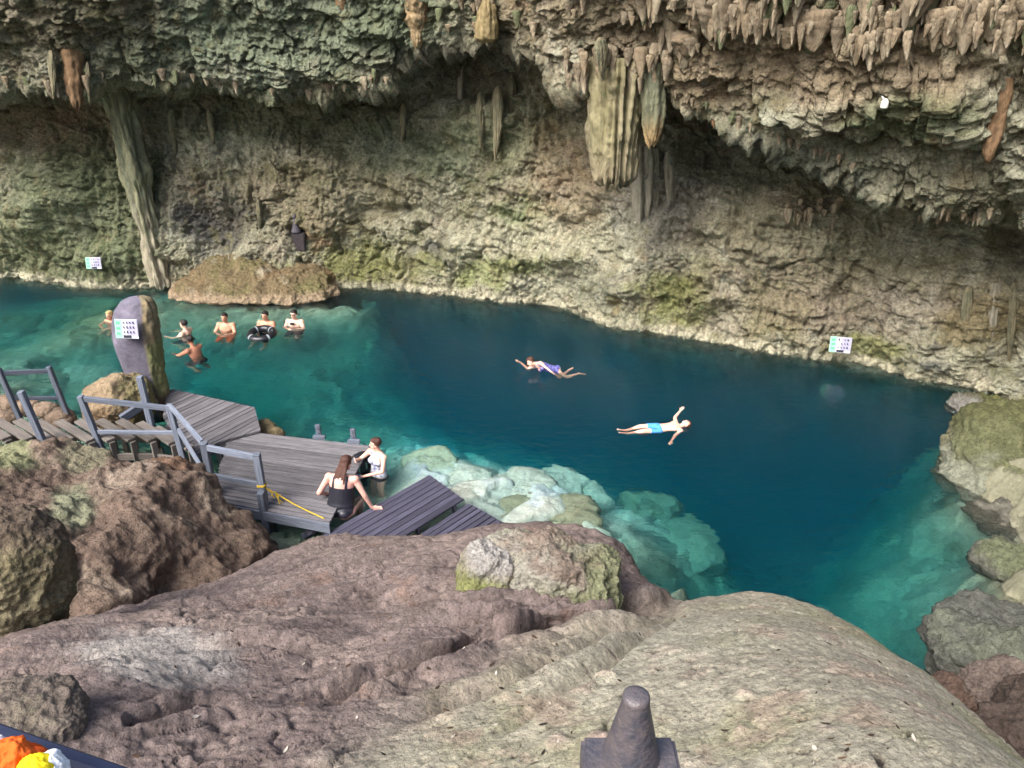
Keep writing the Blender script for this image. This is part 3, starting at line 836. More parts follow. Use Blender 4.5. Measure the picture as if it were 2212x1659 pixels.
# rocks of the right bank
bank = [
    ('bank_boulder', (2125, 915), 15.0, (0.62, 0.6, 0.5), (128, 122, 100), (((120, 122, 70), (.6, -.3, .6), .3), ((168, 164, 156), (-1, -.6, .2), .5)), 'rounded grey-green boulder at the far end of the right bank', .2),
    ('bank_stone', (2078, 940), 14.6, (0.25, 0.25, 0.24), (140, 136, 124), (), 'small grey boulder at the water in front of the right bank', 0),
    ('bank_boulder', (2165, 1010), 12.8, (1.15, 0.85, 0.95), (138, 134, 106), (((178, 180, 158), (-.8, -.8, -.2), .45), ((122, 124, 80), (0, 0, 1), .6), ((160, 98, 56), (1, -.7, 0), .7)), 'bright mossy boulder on the right bank reaching into the water', .2),
    ('bank_boulder', (2235, 960), 13.0, (0.7, 0.6, 0.55), (126, 116, 88), (((122, 126, 72), (-.5, 0, .8), .4),), 'brown and green boulder cut by the right edge above the mossy one', .1),
    ('bank_stone', (2175, 855), 16.2, (0.4, 0.35, 0.45), (156, 122, 98), (), 'brown stone standing where the far wall meets the right bank', 0),
    ('bank_boulder', (2215, 1130), 11.1, (0.75, 0.7, 0.28), (140, 136, 122), (), 'flat grey rock awash at the right edge', .3),
    ('bank_boulder', (2190, 1205), 9.9, (0.50, 0.5, 0.32), (126, 126, 112), (((140, 146, 110), (0, -.2, 1), .5),), 'dark grey rock just under the water at the right edge', .3),
    ('bank_boulder', (2180, 1400), 7.5, (0.80, 0.85, 0.40), (128, 128, 118), (((146, 150, 128), (-.2, -.3, 1), .6),), 'large grey rock under the water at the lower right', .3),
    ('bank_boulder', (2155, 1500), 6.1, (0.34, 0.3, 0.26), (156, 138, 126), (), 'pinkish brown rock in the gap right of the dome', .2),
    ('bank_boulder', (2060, 1515), 6.2, (0.30, 0.3, 0.2), (142, 116, 102), (), 'reddish brown rock close to the dome in the right gap', .2),
    ('bank_boulder', (2230, 1570), 5.4, (0.5, 0.42, 0.3), (112, 96, 86), (), 'dark brown rock in the lower right corner', .2),
]
for i, (nm, (u, v), y, rad, base, pat, lab, bx_) in enumerate(bank):
    p = at_y(u, v, y * 1.0)
    if i in (5, 6, 7): p = p + np.array([0, 0, -.16])
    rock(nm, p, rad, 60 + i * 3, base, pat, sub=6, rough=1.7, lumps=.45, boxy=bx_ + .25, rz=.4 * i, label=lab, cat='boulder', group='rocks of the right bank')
# submerged rocks that can be told apart
sub_rocks = [((1190, 1105), .46, (0.85, 0.5, 0.20), (170, 160, 132), 'brownish flat rock just under the surface beside the steps', 'flat'),
             ((1130, 1050), .55, (0.6, .5, .25), (222, 216, 200), 'pale rock under shallow water in front of the upper step', 'pale'),
             ((1015, 1045), .5, (0.55, .45, .25), (226, 222, 206), 'pale rock under water at the tip of the upper step', 'pale'),
             ((930, 1000), .65, (0.5, .5, .3), (206, 204, 176), 'pale greenish submerged rock beside the standing woman', 'pale'),
             ((1215, 1045), .95, (0.5, .45, .35), (214, 212, 196), 'pale submerged rock at the edge of the drop', 'pale'),
             ((1265, 1075), 1.2, (0.4, .45, .4), (206, 206, 190), 'submerged rock at the corner of the pale ledge', 'pale'),
             ((1390, 1105), 1.8, (0.65, .55, .4), (150, 150, 128), 'darker submerged rock at the head of the sloping ledge', 'dark'),
             ((1460, 1180), 1.9, (0.75, .8, .35), (160, 160, 138), 'long submerged rock on the sloping ledge', 'dark'),
             ((215, 815), 1.5, (.62, .5, .3), (170, 168, 150), 'angular submerged rock left of the tan boulder', 'dark'),
             ((85, 760), 1.7, (.5, .5, .25), (206, 204, 186), 'pale roundish submerged rock far left', 'pale'),
             ((165, 800), 1.5, (.3, .3, .2), (190, 186, 168), 'small submerged rock near the far railing', 'dark'),
             ((270, 850), 1.2, (.35, .3, .2), (180, 176, 150), 'small submerged rock just beyond the tan boulder', 'dark'),
             ((40, 700), 2.2, (.8, .7, .4), (130, 126, 100), 'large dim submerged rock at the far left', 'dark')]
for i, ((u, v), dpt, rad, base, lab, g) in enumerate(sub_rocks):
    p = at_under(u, v, dpt)
    rock('submerged_rock', p + np.array([0, 0, -rad[2] * .45]), rad, 110 + i * 3, base, sub=5, rough=1.3, lumps=.35, boxy=.9, rz=.7 * i, label=lab, cat='rock', mat=M_FLOOR, group='rocks under the water')

# ------------------------------------------------------------------ brown outcrop at the foot of the far wall
def build_outcrop():
    o = None
    parts = [((520, 628), 1.02, (1.95, 1.25, 1.35)), ((660, 620), 1.0, (1.0, .95, 1.05)), ((400, 640), 1.0, (1.05, .95, .9))]
    V, F = ICO[7]
    Ps, Fs, n0 = [], [], 0
    base = at_z(530, 650, 0)
    # one lump: direction dependent radius
    Dv = V / (np.abs(V) ** 4).sum(1)[:, None] ** .16
    P = Dv * np.array([2.55, 1.5, 1.62])
    P[:, 0] += 0
    K = P * 1.0 + 31
    d = .42 * fbm(K, .55, 3, 3) + .2 * (fbm(K, 1.3, 4, 7, .5, True) - .2) + .09 * fbm(K, 4, 3, 11, .6, True) + .03 * fbm(K, 11, 2, 15)
    P = P + V * d[:, None]
    und = sstep(.85, .2, P[:, 2])
    P[:, 1] = np.where(P[:, 1] < .3, .3 + (P[:, 1] - .3) * (1 - .75 * und), P[:, 1])
    P[:, 0] *= (1 - .25 * und)
    lean = np.clip(P[:, 2], 0, 2)
    P[:, 1] += .35 * lean
    c = np.zeros((len(P), 3)); c[:] = srgb(146, 128, 96)
    a1 = fbm(K, .8, 4, 20); b1 = fbm(K, 2.2, 4, 24); c1 = fbm(K, 7, 3, 28); v1 = fbm(K * np.array([1.5, 1.5, .3]), 1, 3, 33)
    def mix(col, m):
        m = np.clip(m, 0, 1)[:, None]; c[:] = c * (1 - m) + srgb(*col) * m
    mix((132, 130, 84), .7 * sstep(-.05, .4, a1 + .3 * b1)); mix((144, 112, 80), .6 * sstep(.05, .4, -a1 + .4 * b1)); mix((186, 176, 150), .8 * sstep(.15, .5, v1))
    z = P[:, 2] - .78
    mix((196, 172, 142), .9 * sstep(.34, .12, np.abs(z + .02) + .15 * b1))
    c *= (1 + .3 * c1[:, None])
    me = mesh_np('rock_outcrop', P, F, M_WALL, True, np.clip(c * .72, .015, .8))
    o = obj('rock_outcrop', me)
    o.location = base + np.array([0.0, .75, -.75])
    return tag(o, kind='structure')
OUTCROP = build_outcrop()

# ------------------------------------------------------------------ dripstone on wall and ceiling
M_DRIP = rock_mat('dripstone', bumps=((10, 0.8, 0.06), (40, 0.7, 0.02)), var=0.4, stretch=(1, 1, .35))

def drip_mesh(name, nseg, nrow, prof, ribs, seed, cols, rough=.06, squash=1.0, ragged=0.0, tip=None, ribamp=.12, lobe=.35):
    """unit-height hanging stone: z from 0 (root) to -1 (tip); prof: list of (t, radius)"""
    t = np.linspace(0, 1, nrow); a = np.linspace(0, 2 * math.pi, nseg, endpoint=False)
    rr = lerp_list(t, prof)
    A, Tt = np.meshgrid(a, t, indexing='ij')
    X = np.cos(A); Y = np.sin(A)
    pp = np.stack([X * 1.5, Y * 1.5, Tt * 2.2], 2).reshape(-1, 3) + seed * 2.3
    lob = fbm(pp, 1.0, 3, seed).reshape(A.shape)
    rib = fbm(np.stack([X * ribs, Y * ribs, Tt * .7], 2).reshape(-1, 3) + seed, 1.0, 2, seed + 5, .6, True).reshape(A.shape)
    knob = fbm(pp * np.array([1, 1, 3]), 1.8, 2, seed + 8).reshape(A.shape)
    r_ = rr[None] * (1 + lobe * lob + ribamp * (rib - .3) * 2 + rough * 2 * knob)
    z = -Tt.copy()
    if ragged:
        z -= ragged * np.maximum(0, fbm(np.stack([X * ribs * .8, Y * ribs * .8, 0 * X], 2).reshape(-1, 3) + seed, 1.0, 2, seed + 15).reshape(A.shape)) * sstep(.6, 1.0, Tt)
    P = np.stack([X * r_, Y * r_ * squash, z], 2)
    nu = nseg
    V = P.reshape(-1, 3)
    i = np.arange(nseg)[:, None] * nrow + np.arange(nrow - 1)[None]
    j = ((np.arange(nseg) + 1) % nseg)[:, None] * nrow + np.arange(nrow - 1)[None]
    F = np.stack([i, i + 1, j + 1, j], 2).reshape(-1, 4)
    # end cap
    cidx = len(V)
    V = np.vstack([V, [[0, 0, V[nrow - 1::nrow, 2].mean()]]])
    last = np.arange(nseg) * nrow + nrow - 1
    cap = np.stack([last, np.full(nseg, cidx), np.roll(last, -1), np.roll(last, -1)], 1)[:, [0, 1, 2, 2]]
    me_f = [tuple(f) for f in F.tolist()] + [(int(a_), cidx, int(b_)) for a_, b_ in zip(last, np.roll(last, -1))]
    base, second, tipc = cols
    c = np.zeros((len(V), 3)); c[:] = srgb(*base)
    n1 = fbm(np.stack([V[:, 0] * 6, V[:, 1] * 6, V[:, 2] * 1.5], 1) / max(.2, rr.max() * 2) + seed, 1.0, 4, seed + 30)
    m = sstep(-.1, .35, n1)[:, None]; c = c * (1 - m) + srgb(*second) * m
    if tipc is not None:
        tt = -V[:, 2]
        m = (.85 * sstep(.55, .95, tt + .25 * n1))[:, None]; c = c * (1 - m) + srgb(*tipc) * m
    me = bpy.data.meshes.new(name)
    me.from_pydata(V.tolist(), [], me_f)
    me.polygons.foreach_set('use_smooth', np.ones(len(me.polygons), bool))
    ca = me.color_attributes.new('Col', 'FLOAT_COLOR', 'POINT')
    c4 = np.ones((len(V), 4), np.float32); c4[:, :3] = np.clip(c * .78, .015, .8)
    ca.data.foreach_set('color', c4.ravel())
    me.materials.append(M_DRIP)
    me.update()
    return me

def place_drip(me, top, length, width, rz=0.0, tilt=(0, 0), label=None, name='stalactite'):
    o = bpy.data.objects.new(name, me)
    o.location = top
    o.scale = (width, width, length)
    o.rotation_euler = (tilt[0], tilt[1], rz)
    link(o, WALL)
    if label: o['label'] = label
    return o

def drip_px(me, u0, v0, u1, v1, wpx, toward=0.3, rz=0.0, extra=0.35, label=None, yref=None):
    """a hanging stone from pixel (u0,v0) to (u1,v1), standing 'toward' metres out from the wall behind its middle"""
    if yref == 'hang':                   # hangs from the rock seen at its root
        q, _ = hit(u0, v0)
        y = q[1] + toward
    elif yref is None:
        p, _ = hit((u0 + u1) / 2, v0 * .6 + v1 * .4)
        q, _ = hit(u0, v0)
        y = (p[1] if toward < .3 else min(p[1], q[1] + .3)) - toward
    else:
        y = yref
    a = at_y(u0, v0, y); b = at_y(u1, v1, y)
    dz = a - b
    L_ = np.linalg.norm(dz)
    dirv = Vector(dz / L_)
    rad = px_r(wpx, far((a + b) / 2)) / 2
    o = bpy.data.objects.new('stalactite', me)
    Mx = dirv.to_track_quat('Z', 'Y').to_matrix().to_4x4() @ Matrix.Rotation(rz, 4, 'Z') @ Matrix.Diagonal((rad, rad, L_ + extra, 1))
    o.matrix_world = Matrix.Translation(Vector(a) + dirv * extra) @ Mx
    link(o, WALL)
    if label: o['label'] = label
    return o

TAN = ((176, 156, 112), (196, 178, 138), None)
me_big = drip_mesh('stalactite', 96, 90, [(0, .96), (.12, 1.0), (.5, .93), (.8, .82), (.95, .72), (1, .5)], 6.0, 3, ((150, 142, 108), (176, 164, 134), (174, 160, 130)), rough=.05, squash=.7, ragged=.25, ribamp=.18, lobe=.3)
drip_px(me_big, 1333, 158, 1322, 388, 140, .25, rz=.2, yref='hang', label='broad ribbed tan stalactite, the largest of all')
me_grn = drip_mesh('stalactite', 56, 60, [(0, 1.0), (.2, .85), (.5, .95), (.75, .8), (.92, .5), (1, .18)], 3.5, 6, ((130, 130, 104), (104, 110, 94), (186, 156, 112)), squash=.8, ragged=.15)
drip_px(me_grn, 1416, 172, 1408, 312, 60, .15, yref='hang', label='narrower green stalactite with an orange tip beside the largest')
me_bulb = drip_mesh('stalactite', 48, 40, [(0, .25), (.1, .45), (.4, .85), (.7, 1.0), (.92, .98), (1, .6)], 2.5, 9, ((160, 142, 104), (136, 122, 84), None), rough=.05, squash=.8)
drip_px(me_bulb, 1052, 5, 1052, 92, 52, .02, yref='hang', label='bulb-shaped stalactite under the ceiling, upper middle')
me_knob = drip_mesh('stalactite', 48, 50, [(0, 1.0), (.25, .95), (.45, .7), (.55, .75), (.7, .45), (.9, .35), (1, .15)], 2.5, 12, ((172, 150, 116), (150, 126, 92), None), rough=.14, ragged=.2)
drip_px(me_knob, 898, 5, 902, 100, 56, .05, yref='hang', label='knobbly stalactite, upper middle')
me_thin = drip_mesh('stalactite', 28, 40, [(0, .7), (.1, .9), (.22, .95), (.4, .85), (.7, .7), (.95, .4), (1, .1)], 3.0, 15, ((172, 164, 146), (144, 138, 116), None), rough=.06, ragged=.2, squash=.6, ribamp=.14)
me_mid = drip_mesh('stalactite', 64, 60, [(0, .3), (.1, .8), (.3, 1.0), (.6, .8), (.85, .5), (1, .15)], 4.2, 18, ((150, 140, 112), (118, 120, 98), None), rough=.05, ragged=.35, squash=.5, ribamp=.16)
me_org = drip_mesh('stalactite', 32, 44, [(0, .7), (.2, 1.0), (.6, .9), (.9, .55), (1, .2)], 2.6, 21, ((150, 120, 90), (128, 104, 80), None), rough=.12, ragged=.2)
for (u0, v0, u1, v1, w, mm, tw, lab) in [
        (156, 110, 166, 232, 34, me_org, .02, 'orange-brown stalactite, upper left'), (112, 140, 116, 200, 20, me_mid, .05, None), (190, 165, 192, 215, 14, me_mid, .05, None),
        (996, 150, 990, 290, 20, me_thin, .12, 'long thin pale stalactite'), (1105, 190, 1100, 275, 36, me_mid, -.08, None), (1142, 200, 1140, 345, 22, me_mid, -.02, None),
        (1075, 215, 1072, 330, 40, me_mid, -.12, None), (1040, 225, 1040, 310, 40, me_mid, -.12, None), 
        (872, 250, 870, 300, 26, me_mid, -.1, None),  (372, 262, 378, 330, 16, me_mid, .1, None), (455, 262, 462, 315, 22, me_mid, .1, None),
        (2160, 215, 2133, 345, 34, me_org, .15, 'orange-brown flat stalactite, right edge'), (1540, 225, 1543, 272, 14, me_org, .2, None),
        (738, -10, 738, 40, 26, me_org, .1, None), (1375, 345, 1378, 515, 34, me_thin, .1, None), (1410, 350, 1412, 500, 30, me_thin, .05, None), (1395, 345, 1396, 470, 40, me_thin, .02, None),
        (1450, 355, 1450, 470, 40, me_thin, -.05, None), (560, 455, 562, 500, 20, me_mid, .0, None), 
        (1300, 120, 1302, 165, 34, me_mid, .7, None), (2190, 640, 2180, 770, 30, me_mid, .0, None), (2120, 640, 2105, 780, 26, me_mid, -.15, None), (2150, 640, 2138, 760, 24, me_thin, .02, None),
        (2090, 650, 2080, 740, 20, me_mid, .0, None)]:
    drip_px(mm, u0, v0, u1, v1, w, .12 if mm is me_org else tw, rz=random.random() * 6, label=lab, yref='hang' if mm is me_org else None)

# the leaning ribbed column on the left
me_col = drip_mesh('leaning_column', 64, 120, [(0, .9), (.05, .95), (.12, .85), (.25, .66), (.4, .5), (.52, .62), (.6, .46), (.75, .42), (.83, .5), (.92, .6), (1, .5)], 3.4, 33,
                   ((150, 148, 118), (108, 114, 94), (196, 184, 160)), rough=.24, squash=.9, ragged=.05, ribamp=.22, lobe=.6)
_q, _ = hit(300, 420)
oc = drip_px(me_col, 233, 105, 350, 612, 78, 0, yref=_q[1] - .32, label='leaning ribbed stone column joining ceiling and wall foot, left')
oc.name = 'leaning_column'

# rows of small stalactites under the ceiling at the upper right and along the lip
smalls = []
for k in range(12):
    f_ = random.random()
    pr = [(0, .7), (.12, 1.0), (.35, .92 - .1 * f_), (.6, .72 - .25 * f_), (.82, .42 - .15 * f_), (.95, .18), (1, .04)]
    colr = ((128, 132, 100), (104, 112, 80), None) if k == 5 else random.choice([((160, 144, 120), (184, 168, 142), (196, 182, 158)), ((136, 122, 102), (164, 150, 126), (188, 174, 148)), ((168, 156, 132), (140, 122, 100), None), ((146, 128, 104), (172, 156, 130), None)])
    smalls.append(drip_mesh('stalactite', 16, 20, pr, 1.5 + f_, 50 + 3 * k, colr, rough=.16, squash=.45 + .35 * random.random(), ribamp=.14))

def scatter_drips(n, region, wpx, lpx, seed, toward=.12):
    rnd = random.Random(seed)
    made = 0
    for _ in range(n * 3):
        if made >= n: break
        u, v = region(rnd)
        p, nr = hit(u, v)
        dist = far(p)
        q_ = rnd.random() ** 1.6
        L_ = px_r(lpx[0] + (lpx[1] - lpx[0]) * q_, dist); w = px_r(wpx[0] + (wpx[1] - wpx[0]) * (.6 * q_ + .4 * rnd.random()), dist) / 2
        top = p + np.array([0, -toward * rnd.random(), L_ * .45])
        place_drip(rnd.choice(smalls), top, L_, w, rnd.uniform(-.9, .9), (rnd.uniform(-.08, .08), rnd.uniform(-.16, .16)))
        made += 1

def ceil_region(rnd):
    u = rnd.uniform(1380, 2230)
    bot = lerp_list(u, [(1380, 30), (1430, 105), (1480, 110), (1560, 75), (1650, 70), (1750, 95), (1850, 110), (1950, 95), (2050, 60), (2120, 100), (2230, 95)])
    v = bot * (1 - rnd.random() ** 1.3 * 1.15)
    return u, v
scatter_drips(85, ceil_region, (18, 46), (36, 88), 3, .25)
scatter_drips(150, ceil_region, (8, 20), (18, 52), 33, .5)
scatter_drips(24, ceil_region, (44, 86), (38, 80), 43, .15)
scatter_drips(34, lambda r: (r.uniform(1225, 1445), 118 + r.random() * 62), (14, 30), (30, 62), 5, .45)
scatter_drips(18, lambda r: ((lambda u: (u, lerp_list(u, [(1440, 200), (1600, 268), (1850, 370)]) - 4 + r.uniform(-8, 6)))(r.uniform(1450, 1860))), (9, 18), (16, 34), 7)
scatter_drips(26, lambda r: ((lambda u: (u, lerp_list(u, [(0, 186), (120, 190), (230, 172), (430, 168), (610, 214), (840, 168)]) - 2 + r.uniform(-10, 6)))(r.uniform(0, 840))), (9, 20), (14, 34), 9)
scatter_drips(24, lambda r: (r.uniform(1690, 1810), 440 + r.random() * 40), (7, 14), (18, 36), 11, .2)
scatter_drips(22, lambda r: (r.uniform(900, 1400), r.uniform(-5, 70)), (9, 22), (14, 40), 13, .3)
scatter_drips(14, lambda r: (r.uniform(1960, 2130), r.uniform(455, 480)), (8, 14), (14, 30), 15, .2)

# ------------------------------------------------------------------ dead leaves and chips on the dome
def build_litter():
    rnd = random.Random(21)
    V, F, C = [], [], []
    for k in range(130):
        u = rnd.uniform(900, 2100); v = rnd.uniform(1320, 1655)
        if k % 4 == 0: u = rnd.uniform(200, 1100)
        loc, nrm, idx, dist = SLAB_BVH.ray_cast(Vector(CAM), Vector(ray(u, v)).normalized())
        if loc is None or nrm is None: continue
        if nrm.z < 0: nrm = -nrm
        L_ = rnd.uniform(.012, .034); w = L_ * rnd.uniform(.3, .5)
        B = _bas(nrm, rnd.random() * 6.28)
        n0 = len(V)
        for (x, y, z) in ((-1, 0, .25), (-.3, .9, .10), (-.3, -.9, .12), (.4, .8, .05), (.4, -.8, .08), (1, 0, .3)):
            V.append(np.array(loc) + np.array(nrm) * .004 + B @ np.array([x * L_, y * w, z * L_ * .6]))
        F += [(n0, n0 + 2, n0 + 1), (n0 + 1, n0 + 2, n0 + 4), (n0 + 1, n0 + 4, n0 + 3), (n0 + 3, n0 + 4, n0 + 5)]
        col = srgb(*rnd.choice([(58, 46, 38), (70, 54, 42), (44, 38, 34), (96, 76, 56), (198, 186, 170)]))
        C += [col] * 6
    me = mesh_np('leaf_litter', np.array(V), np.array(F), rock_mat('dead_leaf', bumps=((120, .3, .004),), var=.2), True, np.array(C))
    return tag(obj('leaf_litter', me), 'scattered dead leaves and chips on the smooth foreground rock', 'leaf litter', kind='stuff')
def _bas(n, a):
    z = np.array(n, float); z /= np.linalg.norm(z)
    h = np.array([math.cos(a), math.sin(a), 0]); x = h - z * h.dot(z); x /= np.linalg.norm(x)
    return np.stack([x, np.cross(z, x), z], 1)
build_litter()
# ------------------------------------------------------------------ timber: decks, walkway, railings, steps
def wood_mat(name, c1, c2, rough=.75, spec=.3):
    m, n, l = new_mat(name)
    out = n.new('ShaderNodeOutputMaterial'); b = n.new('ShaderNodeBsdfPrincipled')
    b.inputs['Roughness'].default_value = rough; b.inputs['Specular IOR Level'].default_value = spec
    tc = n.new('ShaderNodeTexCoord'); oi = n.new('ShaderNodeObjectInfo')
    mp = n.new('ShaderNodeMapping'); mp.inputs['Scale'].default_value = (1.5, 22, 22)
    l.new(tc.outputs['Object'], mp.inputs['Vector'])
    cb = n.new('ShaderNodeCombineXYZ'); ml = n.new('ShaderNodeMath'); ml.operation = 'MULTIPLY'; ml.inputs[1].default_value = 37
    l.new(oi.outputs['Random'], ml.inputs[0]); l.new(ml.outputs[0], cb.inputs[0]); l.new(cb.outputs[0], mp.inputs['Location'])
    nz = n.new('ShaderNodeTexNoise'); nz.inputs['Scale'].default_value = 1.6; nz.inputs['Detail'].default_value = 7; nz.inputs['Roughness'].default_value = .7
    l.new(mp.outputs[0], nz.inputs['Vector'])
    rp = n.new('ShaderNodeValToRGB'); rp.color_ramp.elements[0].position = .3; rp.color_ramp.elements[1].position = .7
    rp.color_ramp.elements[0].color = (*srgb(*c1), 1); rp.color_ramp.elements[1].color = (*srgb(*c2), 1)
    l.new(nz.outputs['Fac'], rp.inputs['Fac'])
    mr = n.new('ShaderNodeMapRange'); mr.inputs['To Min'].default_value = .7; mr.inputs['To Max'].default_value = 1.25
    l.new(oi.outputs['Random'], mr.inputs['Value'])
    vm = n.new('ShaderNodeVectorMath'); vm.operation = 'SCALE'
    l.new(rp.outputs['Color'], vm.inputs[0]); l.new(mr.outputs[0], vm.inputs['Scale']); l.new(vm.outputs[0], b.inputs['Base Color'])
    bp = n.new('ShaderNodeBump'); bp.inputs['Strength'].default_value = .4; bp.inputs['Distance'].default_value = .01
    l.new(nz.outputs['Fac'], bp.inputs['Height']); l.new(bp.outputs[0], b.inputs['Normal'])
    l.new(b.outputs[0], out.inputs['Surface'])
    return m
M_DECK = wood_mat('weathered_deck', (78, 76, 80), (124, 120, 122))
M_RAIL = wood_mat('grey_painted_timber', (78, 84, 98), (128, 134, 146))
M_TREAD = wood_mat('walkway_timber', (84, 78, 74), (126, 118, 110))
M_DARK = wood_mat('dark_composite', (52, 50, 62), (84, 82, 98), .6)

def quad_planks(root, A, B, C_, D_, n, th, mat, gap=.12, jitter=.01, name='plank'):
    """planks running A->B ... D->C; A,B,C,D are points; n planks from edge AB to edge DC"""
    A, B, C_, D_ = map(np.array, (A, B, C_, D_))
    rnd = random.Random(5)
    for i in range(n):
        t = (i + .5) / n
        a = A + (D_ - A) * t; b = B + (C_ - B) * t
        a = a + (a - b) / np.linalg.norm(a - b) * rnd.uniform(-jitter, jitter) * 2
        wid = .5 * (np.linalg.norm(D_ - A) + np.linalg.norm(C_ - B)) / n
        # width across the run
        run = (b - a) / np.linalg.norm(b - a); acr = (D_ - A)
        wid = np.linalg.norm(acr - run * acr.dot(run)) / n
        dz = rnd.uniform(-.004, .004)
        beam(name, root, a + [0, 0, dz - th / 2], b + [0, 0, dz - th / 2], wid * (1 - gap), th, mat, bevel=.005)

DZ = 0.36
# main deck
A = at_z(500, 928, DZ); B = at_z(800, 962, DZ); C_ = at_z(712, 1128, DZ); D_ = at_z(452, 1080, DZ)
deck = empty('wooden_deck', ((A + C_) / 2)[:3] * np.array([1, 1, 0]), 'grey weathered plank deck at the water, its planks running left to right', 'deck')
quad_planks(deck, A, B, C_, D_, 22, .04, M_DECK, .17)
dn = (D_ - A) / np.linalg.norm(D_ - A)
beam('fascia_board', deck, D_ + dn * .035 + [0, 0, -.10], C_ + dn * .035 + [0, 0, -.10], .035, .19, M_RAIL, bevel=.004)
for t in (.04, .35, .66, .96):
    a = A + (B - A) * t; b = D_ + (C_ - D_) * t
    beam('joist', deck, a + [0, 0, -.11], b + [0, 0, -.11], .06, .12, M_DECK)
for (s_, t) in ((.05, .06), (.5, .06), (.95, .06), (.05, .94), (.5, .94), (.93, .94)):
    a = A + (B - A) * s_; b = D_ + (C_ - D_) * s_; q = a + (b - a) * t
    beam('leg', deck, q + [0, 0, -.17], [q[0], q[1], -2.2], .10, .10, M_DECK, up=(0, 1, 0))

# upper landing, planks run diagonally
LZ = 0.42
A = at_z(362, 838, LZ); B = at_z(550, 880, LZ); C_ = at_z(562, 934, LZ); D_ = at_z(400, 965, LZ)
land = empty('wooden_landing', ((A + C_) / 2) * np.array([1, 1, 0]), 'grey plank landing between stone pillar and main deck, planks set diagonally', 'deck')
# diagonal planks clipped to the polygon
poly = [np.array(p[:2]) for p in (A, B, at_z(563, 930, LZ), at_z(470, 955, LZ), at_z(415, 990, LZ), at_z(352, 900, LZ))]
def clip_half(P, n_, c_):
    out = []
    for i in range(len(P)):
        a, b = P[i], P[(i + 1) % len(P)]
        da, db = a @ n_ - c_, b @ n_ - c_
        if da <= 0: out.append(a)
        if da * db < 0: out.append(a + (b - a) * (da / (da - db)))
    return out
q0 = at_z(430, 960, LZ)[:2]; q1 = at_z(545, 900, LZ)[:2]
dd = (q1 - q0) / np.linalg.norm(q1 - q0); nn = np.array([-dd[1], dd[0]])
cen = sum(poly) / len(poly)
for k in range(-30, 31):
    m_ = cen @ nn + k * .135
    P = clip_half(clip_half(poly, nn, m_ + .060), -nn, -(m_ - .060))
    if len(P) < 3: continue
    o0 = sum(P) / len(P); zt = LZ + .003 * ((k * 7) % 3); r2 = np.array(land.location)[:2]
    # local x along the grain, so the timber grain follows the plank
    loc = [((q - o0) @ dd, (q - o0) @ nn) for q in P]
    n_ = len(loc)
    V = [(x, y, 0) for x, y in loc] + [(x, y, -.04) for x, y in loc]
    area = sum(loc[i][0] * loc[(i + 1) % n_][1] - loc[(i + 1) % n_][0] * loc[i][1] for i in range(n_))
    if abs(area) < .02: continue
    F = [tuple(range(n_)), tuple(range(2 * n_ - 1, n_ - 1, -1))] + [(i, n_ + i, n_ + (i + 1) % n_, (i + 1) % n_) for i in range(n_)]
    me = bpy.data.meshes.new('plank'); me.from_pydata(V, [], F); me.update(); me.materials.append(M_DECK)
    o = obj('plank', me, land); o.location = (o0[0] - r2[0], o0[1] - r2[1], zt); o.rotation_euler = (0, 0, math.atan2(dd[1], dd[0]))
for i in range(4):
    a, b = poly[i], poly[(i + 1) % len(poly)]
    beam('fascia_board', land, (*(a + (cen - a) * .03), LZ - .12), (*(b + (cen - b) * .03), LZ - .12), .04, .15, M_DECK, bevel=.004)
for q in poly:
    q = q + (cen - q) * .08
    beam('leg', land, (q[0], q[1], LZ - .19), (q[0], q[1], -2.5), .10, .10, M_DECK, up=(0, 1, 0))

# two dark ribbed steps that lead into the water
def dark_step(pa, pb, pc, pd, z, lab, n):
    A, B, C_, D_ = (at_z(*p, z) for p in (pa, pb, pc, pd))
    st = empty('water_step', ((A + C_) / 2) * np.array([1, 1, 0]), lab, 'step', 'dark steps into the water')
    quad_planks(st, A, B, C_, D_, n, .035, M_DARK, .10, name='board')
    for t in (.12, .5, .9):
        a = A + (B - A) * t; b = D_ + (C_ - D_) * t
        beam('bearer', st, a + [0, 0, -.07], b + [0, 0, -.07], .06, .07, M_DARK)
        for q in (a, b):
            q2 = q + ((a + b) / 2 - q) * .1
            beam('leg', st, q2 + [0, 0, -.105], [q2[0], q2[1], -1.4], .06, .06, M_DARK, up=(0, 1, 0))
    return st
dark_step((690, 1160), (927, 1025), (1002, 1078), (800, 1205), .16, 'upper of two dark boarded steps, the seated woman leans a hand on it', 8)
dark_step((860, 1185), (1012, 1086), (1096, 1132), (940, 1232), .06, 'lower dark boarded step, furthest right, behind the brown rock crest', 8)

# walkway of spaced treads on the left
near = [(-70, 943), (-28, 945), (15, 947), (62, 949), (106, 950), (150, 951), (196, 952), (240, 951), (285, 950), (329, 951), (373, 957), (410, 968)]
walk = empty('slatted_walkway', at_z(190, 925, 0), 'walkway of spaced grey wooden treads on the left, behind the rock bank', 'walkway')
ends_n, ends_f = [], []
for i, (u, v) in enumerate(near):
    z = np.interp(i, [0, 7, 11], [1.12, .86, .66])
    a = at_z(u, v, z); b = at_z(u - 77, v - 46, z)
    run = (b - a) / np.linalg.norm(b - a)
    b = a + run * 1.22
    ends_n.append(a); ends_f.append(b)
    beam('tread', walk, a, b, .17, .05, M_TREAD, bevel=.006)
    side = np.array([-run[1], run[0], 0])
    beam('riser', walk, a + run * .02 - side * .085 + [0, 0, -.13], b - side * .085 + [0, 0, -.13], .03, .20, M_TREAD, bevel=.004)
    beam('tread_support', walk, a - run * .02 + [0, 0, -.03], a - run * .02 + [0, 0, -.42], .11, .05, M_TREAD, up=(run[0], run[1], 0))
